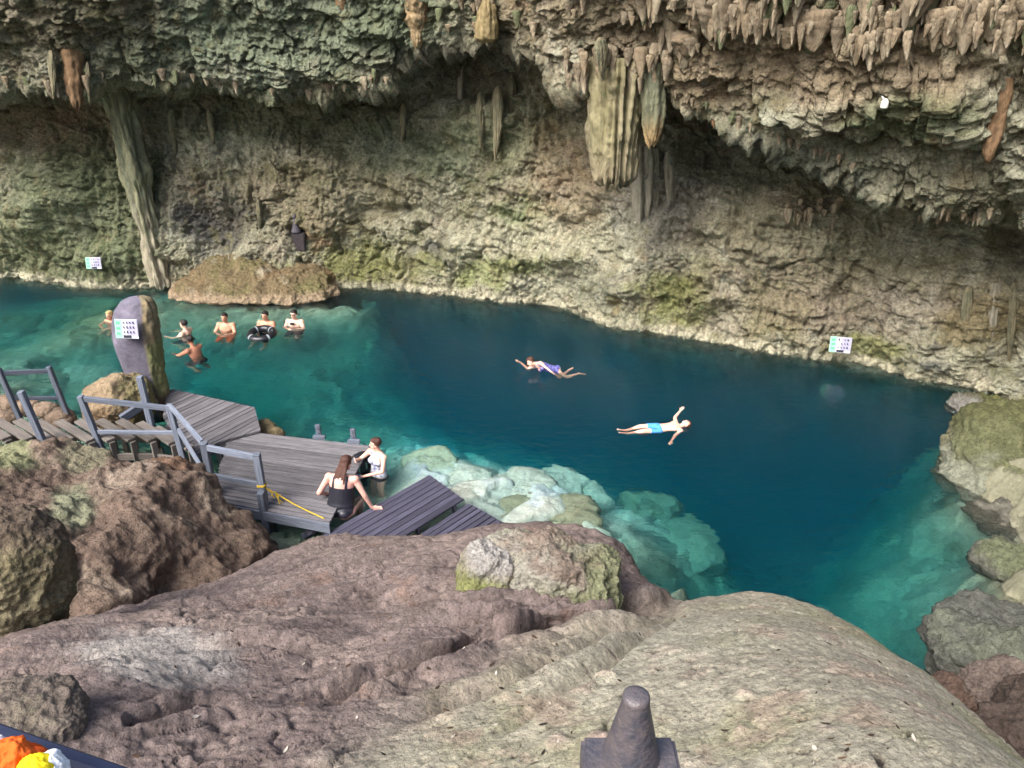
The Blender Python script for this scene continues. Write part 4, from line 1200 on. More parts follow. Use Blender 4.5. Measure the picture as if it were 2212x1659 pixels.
for E in (ends_n, ends_f):
    for i in range(len(E) - 1):
        beam('stringer', walk, E[i] + [0, 0, -.36], E[i + 1] + [0, 0, -.36], .05, .14, M_TREAD)
for i in (1, 5, 9, 11):
    for E in (ends_n, ends_f):
        q = E[i]
        beam('leg', walk, q + [0, 0, -.43], [q[0], q[1], -1.6], .09, .09, M_TREAD, up=(0, 1, 0))

def railing(name, lab, posts, rails, w=.10, cap=False, mat=M_RAIL):
    """posts: (foot, height, tilt) ; rails: (i, hi, j, hj)"""
    root = empty(name, Vector(posts[0][0]), lab, 'railing')
    tops = []
    for (ft, h, tl) in posts:
        ft = np.array(ft); up = np.array([tl[0], tl[1], 1.0]); up /= np.linalg.norm(up)
        beam('post', root, ft - up * .25, ft + up * h, w, w, mat, up=(0, 1, 0), bevel=.008)
        if cap:
            beam('post_cap', root, ft + up * (h + .002), ft + up * (h + .03), w * 1.12, w * 1.12, mat, up=(0, 1, 0), bevel=.01)
        tops.append((ft, up))
    for (i, hi, j, hj, wd, th) in rails:
        a = tops[i][0] + tops[i][1] * hi; b = tops[j][0] + tops[j][1] * hj
        d = (b - a) / np.linalg.norm(b - a)
        beam('rail', root, a + d * (w * .5 + .002), b - d * (w * .5 + .002), wd, th, mat, bevel=.006)
    return root

f1 = at_z(92, 952, .98); f2 = at_z(212, 951, .84); f3 = at_z(392, 975, .60)
railing('walkway_post', 'lone grey wooden post on the near side of the walkway, furthest left', [(f1, 1.0, (-.12, 0))], [], .105)
railing('walkway_railing', 'grey wooden railing with two rails in front of the tan boulder', [(f2, .92, (-.12, 0)), (f3, .98, (-.05, 0))], [(0, .87, 1, .90, .06, .10), (0, .18, 1, .40, .05, .075)], .10)
g1 = at_z(38, 893, .80); g2 = at_z(143, 888, .62)
railing('far_railing', 'grey wooden railing on the far side of the walkway over green water', [(g1, .98, (-.1, 0)), (g2, 1.0, (-.1, 0))], [(0, .88, 1, .90, .05, .09), (0, .34, 1, .30, .05, .07)], .09)
h1 = at_z(462, 1066, DZ); h2 = at_z(573, 1092, DZ)
dr = railing('deck_railing', 'blue-grey railing on the near edge of the main deck with a rope tied to it', [(h1, 1.0, (0, 0)), (h2, 1.0, (0, 0))], [(0, .94, 1, .95, .06, .11), (0, .38, 1, .42, .05, .09)], .11, cap=True)
# the posts go down past the deck
for q in (h1, h2):
    beam('post_foot', dr, [q[0] + .004, q[1] - .125, DZ + .35], [q[0] + .004, q[1] - .125, -.9], .11, .11, M_RAIL, up=(0, 1, 0))
# sloping rails from the walkway railing down to the deck railing, and a short brace
sl = empty('stair_handrail', f3, 'pair of sloping grey handrails joining the walkway railing to the deck railing', 'handrail')
t3 = f3 + np.array([-.05, 0, 1]) * .97; t4 = h1 + np.array([0, 0, .99])
dv = (t4 - t3) / np.linalg.norm(t4 - t3)
beam('rail', sl, t3 + dv * .07 + [0, 0, .01], t4 - dv * .075, .06, .10, M_RAIL)
a = f3 + np.array([.02, -.02, .50]); b = h1 + np.array([-.05, .02, .28])
beam('rail', sl, a + dv * .06, b, .05, .11, M_RAIL)
br = beam('diagonal_brace', None, h1 + [-.02, -.075, .42], h1 + [-.22, -.09, -.12], .06, .045, M_RAIL, up=(0, 1, 0))
tag(br, 'short diagonal timber brace at the left post of the deck railing', 'brace')
# post beside the pillar with a kerb timber at the boulder's foot
pp_ = at_z(325, 905, .55)
o = beam('landing_post', None, pp_ + [0, 0, -1.2], pp_ + [-.02, 0, .95], .11, .11, M_RAIL, up=(0, 1, 0))
tag(o, 'grey wooden post standing in front of the stone pillar', 'post')
a = at_z(262, 905, .6); b = at_z(318, 868, .75)
o = beam('kerb_timber', None, a, b, .10, .16, M_RAIL)
tag(o, 'short grey timber leaning along the foot of the tan boulder', 'timber')

# two ladder stubs on the deck's far edge
for i, (u, v) in enumerate(((690, 949), (765, 958))):
    q = at_z(u, v, DZ)
    lp = empty('ladder_post', q, ['pale ladder post on the far deck edge, the left one', 'pale ladder post on the far deck edge, next to the standing woman'][i], 'ladder post', 'ladder posts')
    beam('upright', lp, q + [0, .06, -.6], q + [-.02, .06, .30], .10, .05, M_RAIL, up=(0, 1, 0))
    beam('foot_block', lp, q + [-.12, .0, .045], q + [.12, .0, .045], .07, .08, M_RAIL)
    for zz in (.12, .22):
        beam('bolt', lp, q + [-.01, .034, zz], q + [-.01, .015, zz], .025, .025, M_DARK)

# dark beam sloping down from the deck into the rocks
a = at_z(722, 1095, .34); b = at_z(655, 1165, -.1)
o = beam('sloping_beam', None, a, b, .16, .07, M_DARK)
tag(o, 'dark wet plank sloping from the deck edge down into the rocks behind the seated woman', 'plank')

# yellow rope
M_ROPE = plain_mat('yellow_rope', tuple(srgb(222, 186, 64)), .7, .2, .4, 60, coord='Object')
def tube(name, pts, r, mat, parent=None, seg=8, res=4):
    cu = bpy.data.curves.new(name, 'CURVE'); cu.dimensions = '3D'
    sp = cu.splines.new('NURBS'); sp.points.add(len(pts) - 1)
    for p_, q in zip(sp.points, pts): p_.co = (*q, 1)
    sp.use_endpoint_u = True; sp.order_u = 3; sp.resolution_u = res
    cu.bevel_depth = r; cu.bevel_resolution = 2
    tmp = bpy.data.objects.new('tmp', cu); COL.objects.link(tmp)
    dg = bpy.context.evaluated_depsgraph_get()
    me = bpy.data.meshes.new_from_object(tmp.evaluated_get(dg))
    bpy.data.objects.remove(tmp); bpy.data.curves.remove(cu)
    me.name = name; me.materials.clear(); me.materials.append(mat)
    for p_ in me.polygons: p_.use_smooth = True
    return obj(name, me, parent)
tp = h2 + np.array([.062, -.02, .40])
rp = empty('yellow_rope', tp, 'frayed yellow rope tied to the right post of the deck railing', 'rope')
def rel(pts): return [tuple(np.array(q) - np.array(tp)) for q in pts]
e1 = at_z(615, 1078, .42); e2 = at_z(700, 1120, .5)
tube('cord', rel([tp, tp + [.03, 0, -.1], (tp + e1) / 2 + [0, 0, .02], e1, (e1 + e2) / 2 + [0, 0, -.02], e2]), .011, M_ROPE, rp)
for k in range(6):
    r_ = random.Random(k)
    b0 = tp + (e1 - tp) * (.15 + .13 * k)
    tube('loop', rel([b0, b0 + np.array([r_.uniform(-.05, .1), r_.uniform(-.05, .05), r_.uniform(-.14, -.03)]), b0 + np.array([r_.uniform(0, .14), r_.uniform(-.05, .05), r_.uniform(-.2, -.1)])]), .008, M_ROPE, rp)
th_ = [h2 + np.array([.06 * math.cos(a_), .06 * math.sin(a_), .41 + .004 * a_]) * np.array([1, 1, 1]) for a_ in np.linspace(0, 12.6, 26)]
sq = [h2 + np.array([max(-.062, min(.062, .09 * math.cos(a_))), max(-.062, min(.062, .09 * math.sin(a_))), .40 + .003 * a_]) for a_ in np.linspace(0, 12.6, 34)]
tube('knot', rel(sq), .009, M_ROPE, rp)
# ------------------------------------------------------------------ the stone pillar with its sign
def build_pillar():
    bs = at_z(338, 872, .2); y = bs[1]
    V, F = ICO[7]
    rows = 90; seg = 84
    # outline in the picture: (v, left, right)
    outline = [(640, 282, 312), (650, 262, 325), (668, 250, 333), (695, 245, 338), (725, 247, 343), (760, 257, 347), (800, 272, 352), (830, 283, 357), (855, 290, 364), (880, 292, 370), (910, 290, 376)]
    o_ = np.array(outline, float)
    vs = np.concatenate([[640, 640.6, 642, 645], np.linspace(650, 910, rows - 4)])
    L_ = np.interp(vs, o_[:, 0], o_[:, 1]); R_ = np.interp(vs, o_[:, 0], o_[:, 2])
    L_[:4] = [296, 290, 283, 272]; R_[:4] = [298, 304, 311, 319]
    P = np.zeros((seg, rows, 3))
    ang = np.linspace(0, 2 * math.pi, seg, endpoint=False)
    for j, v in enumerate(vs):
        a = at_y(L_[j], v, y); b = at_y(R_[j], v, y)
        c0 = (a + b) / 2; hw = np.linalg.norm(b - a) / 2
        ca, sa = np.cos(ang), np.sin(ang)
        ex = np.sign(ca) * np.abs(ca) ** .75; ey = np.sign(sa) * np.abs(sa) ** .75
        P[:, j, 0] = c0[0] + ex * hw; P[:, j, 1] = c0[1] + ey * hw * .72; P[:, j, 2] = c0[2]
    Q = P.reshape(-1, 3)
    cen = np.repeat(P.mean(0)[None], seg, 0).reshape(-1, 3)
    n = Q - cen; n[:, 2] = 0; n /= (np.linalg.norm(n, axis=1, keepdims=True) + 1e-6)
    A_ = np.repeat(ang[:, None], rows, 1).ravel()
    bark = sstep(-1.15, -.85, np.where(A_ > math.pi, A_ - 2 * math.pi, A_)) * sstep(2.2, 1.6, np.where(A_ > math.pi, A_ - 2 * math.pi, A_))   # the right-hand side
    d = .015 * fbm(Q, 3, 3, 3) + .004 * fbm(Q, 14, 2, 5) + bark * (.06 * (fbm(Q * np.array([7, 7, 1.6]), 1, 3, 7, .6, True) - .3) + .03 * fbm(Q, 4, 2, 9))
    Q = Q + n * d[:, None]
    c = np.zeros((len(Q), 3)); c[:] = srgb(100, 96, 108)
    a1 = fbm(Q, 2.5, 4, 21); b1 = fbm(Q * np.array([6, 6, 1.5]), 1, 4, 25)
    def mix(col, m):
        m = np.clip(m, 0, 1)[:, None]; c[:] = c * (1 - m) + srgb(*col) * m
    mix((122, 116, 130), sstep(0, .4, a1)); mix((74, 70, 80), .6 * sstep(.1, .4, -a1))
    mix((126, 114, 90), bark); mix((158, 140, 108), bark * sstep(0, .4, b1)); mix((112, 118, 74), bark * .7 * sstep(-.1, .3, a1 + .9 - np.abs(Q[:, 2] - .95)))
    mix((110, 88, 66), bark * .8 * sstep(.7, .3, Q[:, 2]))
    i = np.arange(seg)[:, None] * rows + np.arange(rows - 1)[None]; j = ((np.arange(seg) + 1) % seg)[:, None] * rows + np.arange(rows - 1)[None]
    F = np.stack([i, i + 1, j + 1, j], 2).reshape(-1, 4)
    c *= (1 + .22 * fbm(Q, 12, 2, 31)[:, None])
    me = mesh_np('stone_pillar', Q, F[:, ::-1], rock_mat('pillar_stone', bumps=((25, .5, .02), (80, .5, .008)), var=.25), True, np.clip(c, .02, .8))
    o = obj('stone_pillar', me)
    return tag(o, 'leaning dark stone pillar with smooth purple-grey face and mossy bark-like right side', 'pillar'), y
PILLAR, PIL_Y = build_pillar()

M_SGREEN = plain_mat('sign_green', tuple(srgb(150, 224, 178)), .5, .3, .12, 30)
M_SWHITE = plain_mat('sign_white', tuple(srgb(206, 205, 212)), .5, .3, .15, 25)
M_SINK = plain_mat('sign_ink', tuple(srgb(44, 48, 60)), .6, .2)
M_SGRAD = plain_mat('sign_lilac', tuple(srgb(176, 172, 196)), .5, .3, .3, 40)

M_SGD = plain_mat('sign_green_dark', tuple(srgb(96, 180, 132)), .5, .3)

def sign(u0, v0, wpx, hpx, y, lab, seed, yaw=0.0):
    """a board with a green strip on the left and rows of dark marks"""
    a = at_y(u0, v0, y)
    dist = far(a)
    w = px_r(wpx, dist); h = px_r(hpx, dist) * 1.12
    root = empty('information_sign', a, lab, 'sign', 'safety signs around the pool')
    root.rotation_euler = (R(-12), 0, yaw)
    def panel(name, x0, x1, z0, z1, dy, mat, parent=root, th=.006):
        bm = bmesh.new(); bmesh.ops.create_cube(bm, size=1)
        for q in bm.verts:
            q.co = Vector(((x0 + x1) / 2 + q.co.x * (x1 - x0), dy + q.co.y * th, (z0 + z1) / 2 + q.co.z * (z1 - z0)))
        me = bpy.data.meshes.new(name); bm.to_mesh(me); bm.free(); me.materials.append(mat)
        return obj(name, me, parent)
    panel('board', 0, w, -h, 0, 0, M_SWHITE, th=.02)
    g = panel('green_strip', .004, w * .30, -h + .004, -.004, -.013, M_SGREEN)
    panel('lilac_field', w * .52, w * .985, -h * .86, -.01, -.0125, M_SGRAD)
    rnd = random.Random(seed)
    ink = bmesh.new()
    def blot(x, z, sx, sz):
        r_ = bmesh.ops.create_cube(ink, size=1)
        for q in r_['verts']: q.co = Vector((x + q.co.x * sx, -.0175 + q.co.y * .004, z + q.co.z * sz))
    for r_ in range(3):
        for k in range(4):
            x = w * (.40 + .14 * k); z = -h * (.16 + .25 * r_)
            if rnd.random() < .85:
                blot(x, z, w * rnd.uniform(.03, .07), h * rnd.uniform(.05, .13)); blot(x + w * .03, z - h * .06, w * .06, h * .03)
    blot(w * .52, -h * .90, w * .34, h * .14)
    me = bpy.data.meshes.new('pictograms'); ink.to_mesh(me); ink.free(); me.materials.append(M_SINK)
    tag(obj('pictograms', me, root), kind='stuff')
    for k in range(3):
        panel('strip_mark', w * .07, w * .23, -h * (.27 + .28 * k), -h * (.13 + .28 * k), -.0175, M_SGD, th=.004)
    return root
sign(247, 689, 45, 33, PIL_Y - .42, 'green and white information sign fixed to the dark stone pillar', 3, R(-4))
p, _ = hit(200, 567)
sign(184, 556, 28, 19, p[1] - .28, 'small green and white sign on the far wall at the left', 4, R(2))
p, _ = hit(1815, 742)
sign(1795, 726, 40, 28, p[1] - .30, 'small green and white sign on the far wall just above the water at the right', 5, R(-14))

# small figurine standing on a dark plinth against the wall
M_FIG = plain_mat('dark_metal_figure', tuple(srgb(84, 80, 88)), .5, .4, .4, 18)
M_FIG2 = plain_mat('dark_plinth', tuple(srgb(66, 60, 62)), .8, .2, .3, 12)
def lathe(name, prof, mat, seg=28, parent=None, loc=(0, 0, 0), sq=1.0):
    V, F = [], []
    for (r_, z) in prof:
        for k in range(seg):
            a = 2 * math.pi * k / seg
            V.append((r_ * math.cos(a), r_ * math.sin(a) * sq, z))
    for j in range(len(prof) - 1):
        for k in range(seg):
            F.append((j * seg + k, j * seg + (k + 1) % seg, (j + 1) * seg + (k + 1) % seg, (j + 1) * seg + k))
    F.append(tuple(range(seg - 1, -1, -1))); F.append(tuple(range((len(prof) - 1) * seg, len(prof) * seg)))
    me = bpy.data.meshes.new(name); me.from_pydata(V, [], F); me.update(); me.materials.append(mat)
    for p_ in me.polygons: p_.use_smooth = len(p_.vertices) == 4
    o = obj(name, me, parent); o.location = loc
    return o
p, _ = hit(645, 512)
y = p[1] - .30
q = at_y(640, 502, y)
fg = empty('figurine', q, 'small dark figurine on a tapering dark plinth against the far wall', 'figurine')
lathe('robe', [(.001, 0), (.15, 0), (.16, .03), (.13, .10), (.10, .22), (.085, .34), (.07, .40), (.03, .43), (.001, .44)], M_FIG, 24, fg, sq=.8)
lathe('head', [(.001, .41), (.03, .42), (.058, .46), (.062, .50), (.045, .55), (.001, .57)], M_FIG, 20, fg)
bm = bmesh.new(); bmesh.ops.create_cube(bm, size=1)
for v_ in bm.verts:
    top = v_.co.z > 0
    v_.co = Vector((v_.co.x * (.44 if top else .26) + (.06 if top else .12), v_.co.y * .5 + .12, -.02 + (v_.co.z - .5) * .55))
bmesh.ops.bevel(bm, geom=bm.edges[:], offset=.03, segments=2, affect='EDGES')
me = bpy.data.meshes.new('plinth'); bm.to_mesh(me); bm.free(); me.materials.append(M_FIG2); obj('plinth', me, fg)

# small white lamp on the ceiling, right
p, _ = hit(1907, 222)
M_LAMPW = plain_mat('white_enamel', tuple(srgb(236, 234, 228)), .4, .4, .1, 30)
lp = empty('white_spot_lamp', p + np.array([0, -.08, 0]), 'small white spot lamp fixed under the ceiling, upper right', 'lamp')
lathe('housing', [(.001, -.08), (.055, -.08), (.065, -.06), (.06, .03), (.035, .07), (.001, .08)], M_LAMPW, 20, lp)
beam('bracket', lp, p + np.array([0, .0, .07]), p + np.array([0, .14, .12]), .03, .03, M_LAMPW)

# ------------------------------------------------------------------ the viewer's own platform: post and rail at the lower edge
M_POST = plain_mat('dark_worn_paint', tuple(srgb(64, 64, 72)), .40, .5, .4, 34, .25, 120, col2=tuple(srgb(92, 84, 84)))
def build_newel():
    top = at_y(1375, 1500, .80)
    x, y, z = top
    d_ = far(top)
    r0 = px_r(28, d_)
    root = empty('railing_post', (x, y, z - .9), 'dark railing post with a flat-topped conical cap at the lower edge', 'post')
    zc = .9
    lathe('conical_cap', [(.001, zc), (r0 * .8, zc), (r0 * .96, zc - .003), (r0, zc - .010), (r0 * 1.04, zc - .022), (r0 * 1.9, zc - .105), (r0 * 2.5, zc - .16), (r0 * 2.75, zc - .20), (r0 * 2.75, zc - .24), (.001, zc - .241)], M_POST, 64, root)
    hw = px_r(96, d_ + .05)
    bm = bmesh.new(); bmesh.ops.create_cube(bm, size=1)
    for v_ in bm.verts: v_.co = Vector((v_.co.x * 2 * hw, v_.co.y * .07, -1.9 + (zc - .125 + 1.9) * (v_.co.z + .5)))
    bmesh.ops.bevel(bm, geom=bm.edges[:], offset=.006, segments=2, affect='EDGES')
    me = bpy.data.meshes.new('square_block'); bm.to_mesh(me); bm.free(); me.materials.append(M_POST); obj('square_block', me, root)
build_newel()

# low dark rail in the lower left corner and the bright cloth hung on it
M_NAVY = plain_mat('navy_tube', tuple(srgb(62, 68, 92)), .45, .4, .25, 14)
a = at_y(-150, 1535, 1.02); b = at_y(330, 1700, 1.02)
_d = (b - a) / np.linalg.norm(b - a)
ro = beam('lower_rail', None, a, b, .034, .026, M_NAVY, bevel=.008)
tag(ro, 'dark blue-grey rail crossing the lower left corner', 'rail')

def cloth_lump(name, u, v, y, rad, seed, col, parent, rot):
    V, F = ICO[5]
    P = V * np.array(rad)
    K = P / np.mean(rad) + seed
    cr = fbm(K * np.array([1.2, 1.2, .5]), 1.1, 3, seed, .55, True)
    P = P + V * ((.35 * cr - .05 + .25 * fbm(K, .7, 2, seed + 3)) * np.mean(rad))[:, None]
    c_, s_ = math.cos(rot), math.sin(rot)
    P = P @ np.array([[c_, 0, -s_], [0, 1, 0], [s_, 0, c_]])
    c = np.zeros((len(P), 3)); c[:] = srgb(*col)
    me = mesh_np(name, P, F, M_CLOTH, True, c)
    o = obj(name, me, parent); o.location = Vector(at_y(u, v, y)) - Vector(parent.location)
    return o
M_CLOTH = rock_mat('soft_cloth', bumps=((60, .4, .01), (220, .5, .004)), var=.08, rough=.95, spec=.1)
base = at_y(50, 1700, .93)
tw = empty('bright_towel', base, 'crumpled orange, yellow and white cloth in the lower left corner', 'towel')
cloth_lump('orange_fold', 32, 1638, .93, (.030, .026, .040), 3, (226, 104, 44), tw, .3)
cloth_lump('orange_fold', 70, 1648, .935, (.022, .022, .040), 7, (218, 92, 40), tw, -.35)
cloth_lump('yellow_fold', 86, 1672, .905, (.026, .024, .034), 9, (238, 212, 40), tw, -.3)
cloth_lump('white_fold', 118, 1668, .92, (.022, .022, .038), 11, (236, 238, 242), tw, -.2)
cloth_lump('white_fold', -6, 1630, .95, (.016, .02, .036), 13, (232, 228, 240), tw, .1)
# ------------------------------------------------------------------ people
def _basis(z):
    z = np.asarray(z, float); z = z / np.linalg.norm(z)
    h = np.array([1, 0, 0]) if abs(z[0]) < .9 else np.array([0, 1, 0])
    x = np.cross(h, z); x /= np.linalg.norm(x)
    return np.stack([x, np.cross(z, x), z], 1)

class Blob:
    def __init__(s): s.V, s.F, s.n = [], [], 0
    def _add(s, V, F):
        s.V.append(V); s.F += [tuple(i + s.n for i in f) for f in F]; s.n += len(V)
    def cap(s, a, ra, b, rb, seg=14, flat=None):
        a, b = np.array(a, float), np.array(b, float)
        L = np.linalg.norm(b - a) + 1e-6
        B = _basis(b - a)
        prof = [(ra * math.sin(t), -ra * math.cos(t)) for t in np.linspace(.25, math.pi / 2, 4)] + [(rb * math.cos(t), L + rb * math.sin(t)) for t in np.linspace(0, math.pi / 2 - .25, 4)]
        V = []
        for r_, z in prof:
            for k in range(seg):
                t = 2 * math.pi * k / seg
                V.append(a + B @ np.array([r_ * math.cos(t), r_ * math.sin(t), z]))
        n = len(prof)
        F = [(j * seg + k, j * seg + (k + 1) % seg, (j + 1) * seg + (k + 1) % seg, (j + 1) * seg + k) for j in range(n - 1) for k in range(seg)]
        F += [tuple(range(seg - 1, -1, -1)), tuple(range((n - 1) * seg, n * seg))]
        s._add(np.array(V), F)
    def ell(s, c, r, B=None, sub=3):
        V, F = ICO[sub]
        P = V * np.array(r)
        if B is not None: P = P @ np.asarray(B).T
        s._add(P + np.array(c), F.tolist())
    def mesh(s, name, voxel, smooth=6):
        me = bpy.data.meshes.new(name)
        me.from_pydata(np.vstack(s.V).tolist(), [], s.F); me.update()
        o = bpy.data.objects.new('tmp', me); COL.objects.link(o)
        m = o.modifiers.new('r', 'REMESH'); m.mode = 'VOXEL'; m.voxel_size = voxel; m.use_smooth_shade = True
        if smooth:
            m2 = o.modifiers.new('s', 'SMOOTH'); m2.iterations = smooth; m2.factor = .5
        dg = bpy.context.evaluated_depsgraph_get()
        out = bpy.data.meshes.new_from_object(o.evaluated_get(dg))
        bpy.data.objects.remove(o); bpy.data.meshes.remove(me)
        out.name = name; out.materials.clear()
        out.polygons.foreach_set('use_smooth', np.ones(len(out.polygons), bool))
        return out

def skin_mat(name, rgb, red):
    return plain_mat(name, tuple(srgb(*rgb)), .5, .35, 0, 9, .05, 120, col2=tuple(srgb(*red)), sss=.08)
SK_PINK = skin_mat('skin_pink', (226, 180, 164), (214, 156, 142))
SK_FAIR = skin_mat('skin_fair', (228, 190, 168), (216, 168, 148))
SK_TAN = skin_mat('skin_tan', (206, 156, 128), (190, 132, 106))
SK_BROWN = skin_mat('skin_brown', (172, 122, 98), (156, 104, 82))
HAIR_BROWN = plain_mat('hair_brown', tuple(srgb(92, 58, 46)), .45, .4, .5, 30, .6, 60, stretch=(3, 3, .4))
HAIR_DARK = plain_mat('hair_dark', tuple(srgb(44, 36, 34)), .45, .4, .4, 30, .6, 60, stretch=(3, 3, .4))
HAIR_BLOND = plain_mat('hair_blond', tuple(srgb(196, 166, 112)), .5, .4, .3, 30, .5, 60)
M_EYE = plain_mat('eye_dark', (.02, .015, .012), .3, .5)
M_LIP = plain_mat('lips', tuple(srgb(176, 96, 92)), .5, .3)
FAB_BLACK = plain_mat('black_swim_fabric', tuple(srgb(36, 36, 46)), .45, .5, .2, 12, .1, 200)
FAB_FLORAL = plain_mat('floral_fabric', tuple(srgb(236, 236, 242)), .6, .3, 0, 16, .1, 200, col2=tuple(srgb(58, 66, 120)))
FAB_BLUE = plain_mat('blue_swim_fabric', tuple(srgb(64, 132, 206)), .55, .3, 0, 14, .2, 60, col2=tuple(srgb(96, 170, 226)))
FAB_NAVY = plain_mat('navy_white_fabric', tuple(srgb(46, 44, 108)), .6, .3, 0, 18, .1, 100, col2=tuple(srgb(128, 126, 190)))
FAB_ORANGE = plain_mat('orange_swim_fabric', tuple(srgb(206, 92, 52)), .6, .3, .2, 20)
FAB_DARK = plain_mat('dark_swim_fabric', tuple(srgb(40, 44, 54)), .6, .3, .2, 20)
M_RUBBER = plain_mat('black_rubber', tuple(srgb(30, 31, 36)), .38, .5, .15, 10)
M_RUBBER2 = plain_mat('pale_rubber', tuple(srgb(150, 156, 160)), .4, .5, .15, 10)

DEF = dict(pelvis=(0, 0, 0), chest=(0, 0, .33), neck=(0, -.005, .50), head=(0, .025, .665), hf=(0, 1, 0), hu=(0, 0, 1),
           shR=(.18, 0, .455), elR=(.25, .02, .19), wrR=(.26, .12, -.04), shL=(-.18, 0, .455), elL=(-.25, .02, .19), wrL=(-.26, .12, -.04),
           hipR=(.09, 0, -.04), knR=(.10, .04, -.46), anR=(.10, -.02, -.88), toR=(.11, .15, -.93),
           hipL=(-.09, 0, -.04), knL=(-.10, .04, -.46), anL=(-.10, -.02, -.88), toL=(-.11, .15, -.93))

def person(name, label, loc, Rm, pose, skin, hair, fem=False, bulk=1.0, scale=1.0, voxel=.0095, clothes=(), long_hair=False, handdir=None, glasses=False, group=None):
    J = {k: np.array(v, float) for k, v in {**DEF, **pose}.items()}
    B = Blob()
    b = bulk
    sp = J['chest'] - J['pelvis']; SB = _basis(sp)
    # make the trunk frame: x across the shoulders
    ax = J['shR'] - J['shL']; ax /= np.linalg.norm(ax)
    up = sp / np.linalg.norm(sp); fw = np.cross(up, ax); fw /= np.linalg.norm(fw); ax = np.cross(fw, up)
    T = np.stack([ax, fw, up], 1)
    w = .90 if fem else 1.0
    B.ell(J['chest'] + up * .03, (.158 * w * b, .105 * b, .17), T)
    B.ell(J['chest'] - up * .13, (.135 * (.92 if fem else 1) * b, .100 * b, .15), T)
    B.ell(J['pelvis'] + up * .05, (.150 * (1.05 if fem else 1) * b, .108 * b, .14), T)
    B.ell(J['pelvis'] - up * .04, (.165 * (1.08 if fem else .96) * b, .115 * b, .11), T)
    for t in np.linspace(0, 1, 12):
        cc_ = J['pelvis'] * (1 - t) + (J['chest'] + up * .0) * t
        B.ell(cc_ + up * .01, (np.interp(t, [0, .5, 1], [.158, .138 if fem else .14, .155 * w]) * b, .104 * b, .15), T)
    for s_ in (-1, 1):
        B.ell(J['pelvis'] + ax * s_ * .075 - fw * .055 * b - up * .06, (.082 * b, .08 * b, .09), T)
        if fem: B.ell(J['chest'] + ax * s_ * .075 + fw * .085 * b - up * .0, (.062 * b, .055 * b, .062), T)
        else: B.ell(J['chest'] + ax * s_ * .075 + fw * .055 * b + up * .03, (.075, .05, .06), T)
    B.cap(J['chest'] + up * .06, .085 * b, J['neck'], .056)
    for s_ in 'RL':
        sh, el, wr = J['sh' + s_], J['el' + s_], J['wr' + s_]
        k = (.84 if fem else 1.0) * (0.5 + 0.5 * b)
        B.cap(J['neck'] - up * .035, .052, sh, .054 * k)
        B.cap(J['chest'] + up * .06, .075, sh, .062 * k)
        B.ell(sh, (.064 * k, .066 * k, .066 * k))
        B.cap(sh, .056 * k, el, .041 * k); B.cap(el, .042 * k, wr, .027 * k)
        # hand: palm, four fingers, thumb off the side
        fd = (wr - el) / np.linalg.norm(wr - el)
        if handdir and s_ in handdir: fd = np.array(handdir[s_], float) / np.linalg.norm(handdir[s_])
        side = np.cross(fd, fw); 
        if np.linalg.norm(side) < .2: side = np.cross(fd, up)
        side /= np.linalg.norm(side); nrm = np.cross(side, fd)
        B.cap(wr, .026 * k, wr + fd * .03, .027 * k)
        B.ell(wr + fd * .055, (.040, .018, .050), np.stack([side, nrm, fd], 1))
        for q, (off, ln) in enumerate(((-.030, .062), (-.010, .074), (.010, .070), (.029, .055))):
            r0 = wr + fd * .092 + side * off
            mid = r0 + fd * ln * .5 + nrm * .004 + side * off * .15
            B.cap(r0, .0098, mid, .0092, 8); B.cap(mid, .0092, mid + fd * ln * .45 - nrm * .016, .0082, 8)
        t0 = wr + fd * .035 - side * .030
        B.cap(t0, .0125, t0 + fd * .032 - side * .030, .011, 8); B.cap(t0 + fd * .032 - side * .030, .011, t0 + fd * .066 - side * .040, .009, 8)
        hp, kn, an, to = J['hip' + s_], J['kn' + s_], J['an' + s_], J['to' + s_]
        B.cap(hp, .092 * b, kn, .056 * (.5 + .5 * b)); B.cap(kn, .057 * (.5 + .5 * b), kn + (an - kn) * .3, .058 * (.5 + .5 * b)); B.cap(kn + (an - kn) * .3, .058 * (.5 + .5 * b), an, .036)
        B.cap(an, .038, to, .026); heel = an + (an - kn) / np.linalg.norm(an - kn) * .03 - (to - an) * .18
        B.ell(heel, (.034, .034, .034)); B.cap(heel, .030, to, .024)
    # head
    hc = J['head']; hu = J['hu'] / np.linalg.norm(J['hu']); hf = J['hf'] - hu * np.dot(J['hf'], hu); hf /= np.linalg.norm(hf); hx = np.cross(hf, hu)
    Hb = np.stack([hx, hf, hu], 1)
    def hp_(x, y, z): return hc + Hb @ np.array([x, y, z])
    B.cap(J['neck'] - (hc - J['neck']) * .15, .056 * (.88 if fem else 1), hp_(0, -.015, -.06), .052 * (.88 if fem else 1))
    B.ell(hp_(0, -.012, .025), (.074, .092, .088), Hb); B.ell(hp_(0, .018, -.035), (.058, .066, .075), Hb); B.ell(hp_(0, .055, -.085), (.030, .026, .024), Hb)
    B.cap(hp_(0, .080, .008), .010, hp_(0, .098, -.026), .014, 8)
    B.cap(hp_(-.04, .070, .026), .012, hp_(.04, .070, .026), .012, 8)
    for s_ in (-1, 1): B.ell(hp_(s_ * .074, -.008, -.012), (.011, .022, .032), Hb)
    W = np.asarray(Rm, float)
    def world(P): return np.asarray(P) @ W.T * scale
    root = empty('person', loc, label, 'person', group)
    me = B.mesh('body', voxel)
    n = len(me.vertices); co = np.empty(n * 3, np.float32); me.vertices.foreach_get('co', co); co = co.reshape(-1, 3)
    no = np.empty(n * 3, np.float32); me.vertices.foreach_get('normal', no); no = no.reshape(-1, 3)
    me.materials.append(skin)
    faces = [tuple(p.vertices) for p in me.polygons]
    cen = np.array([co[list(f)].mean(0) for f in faces])
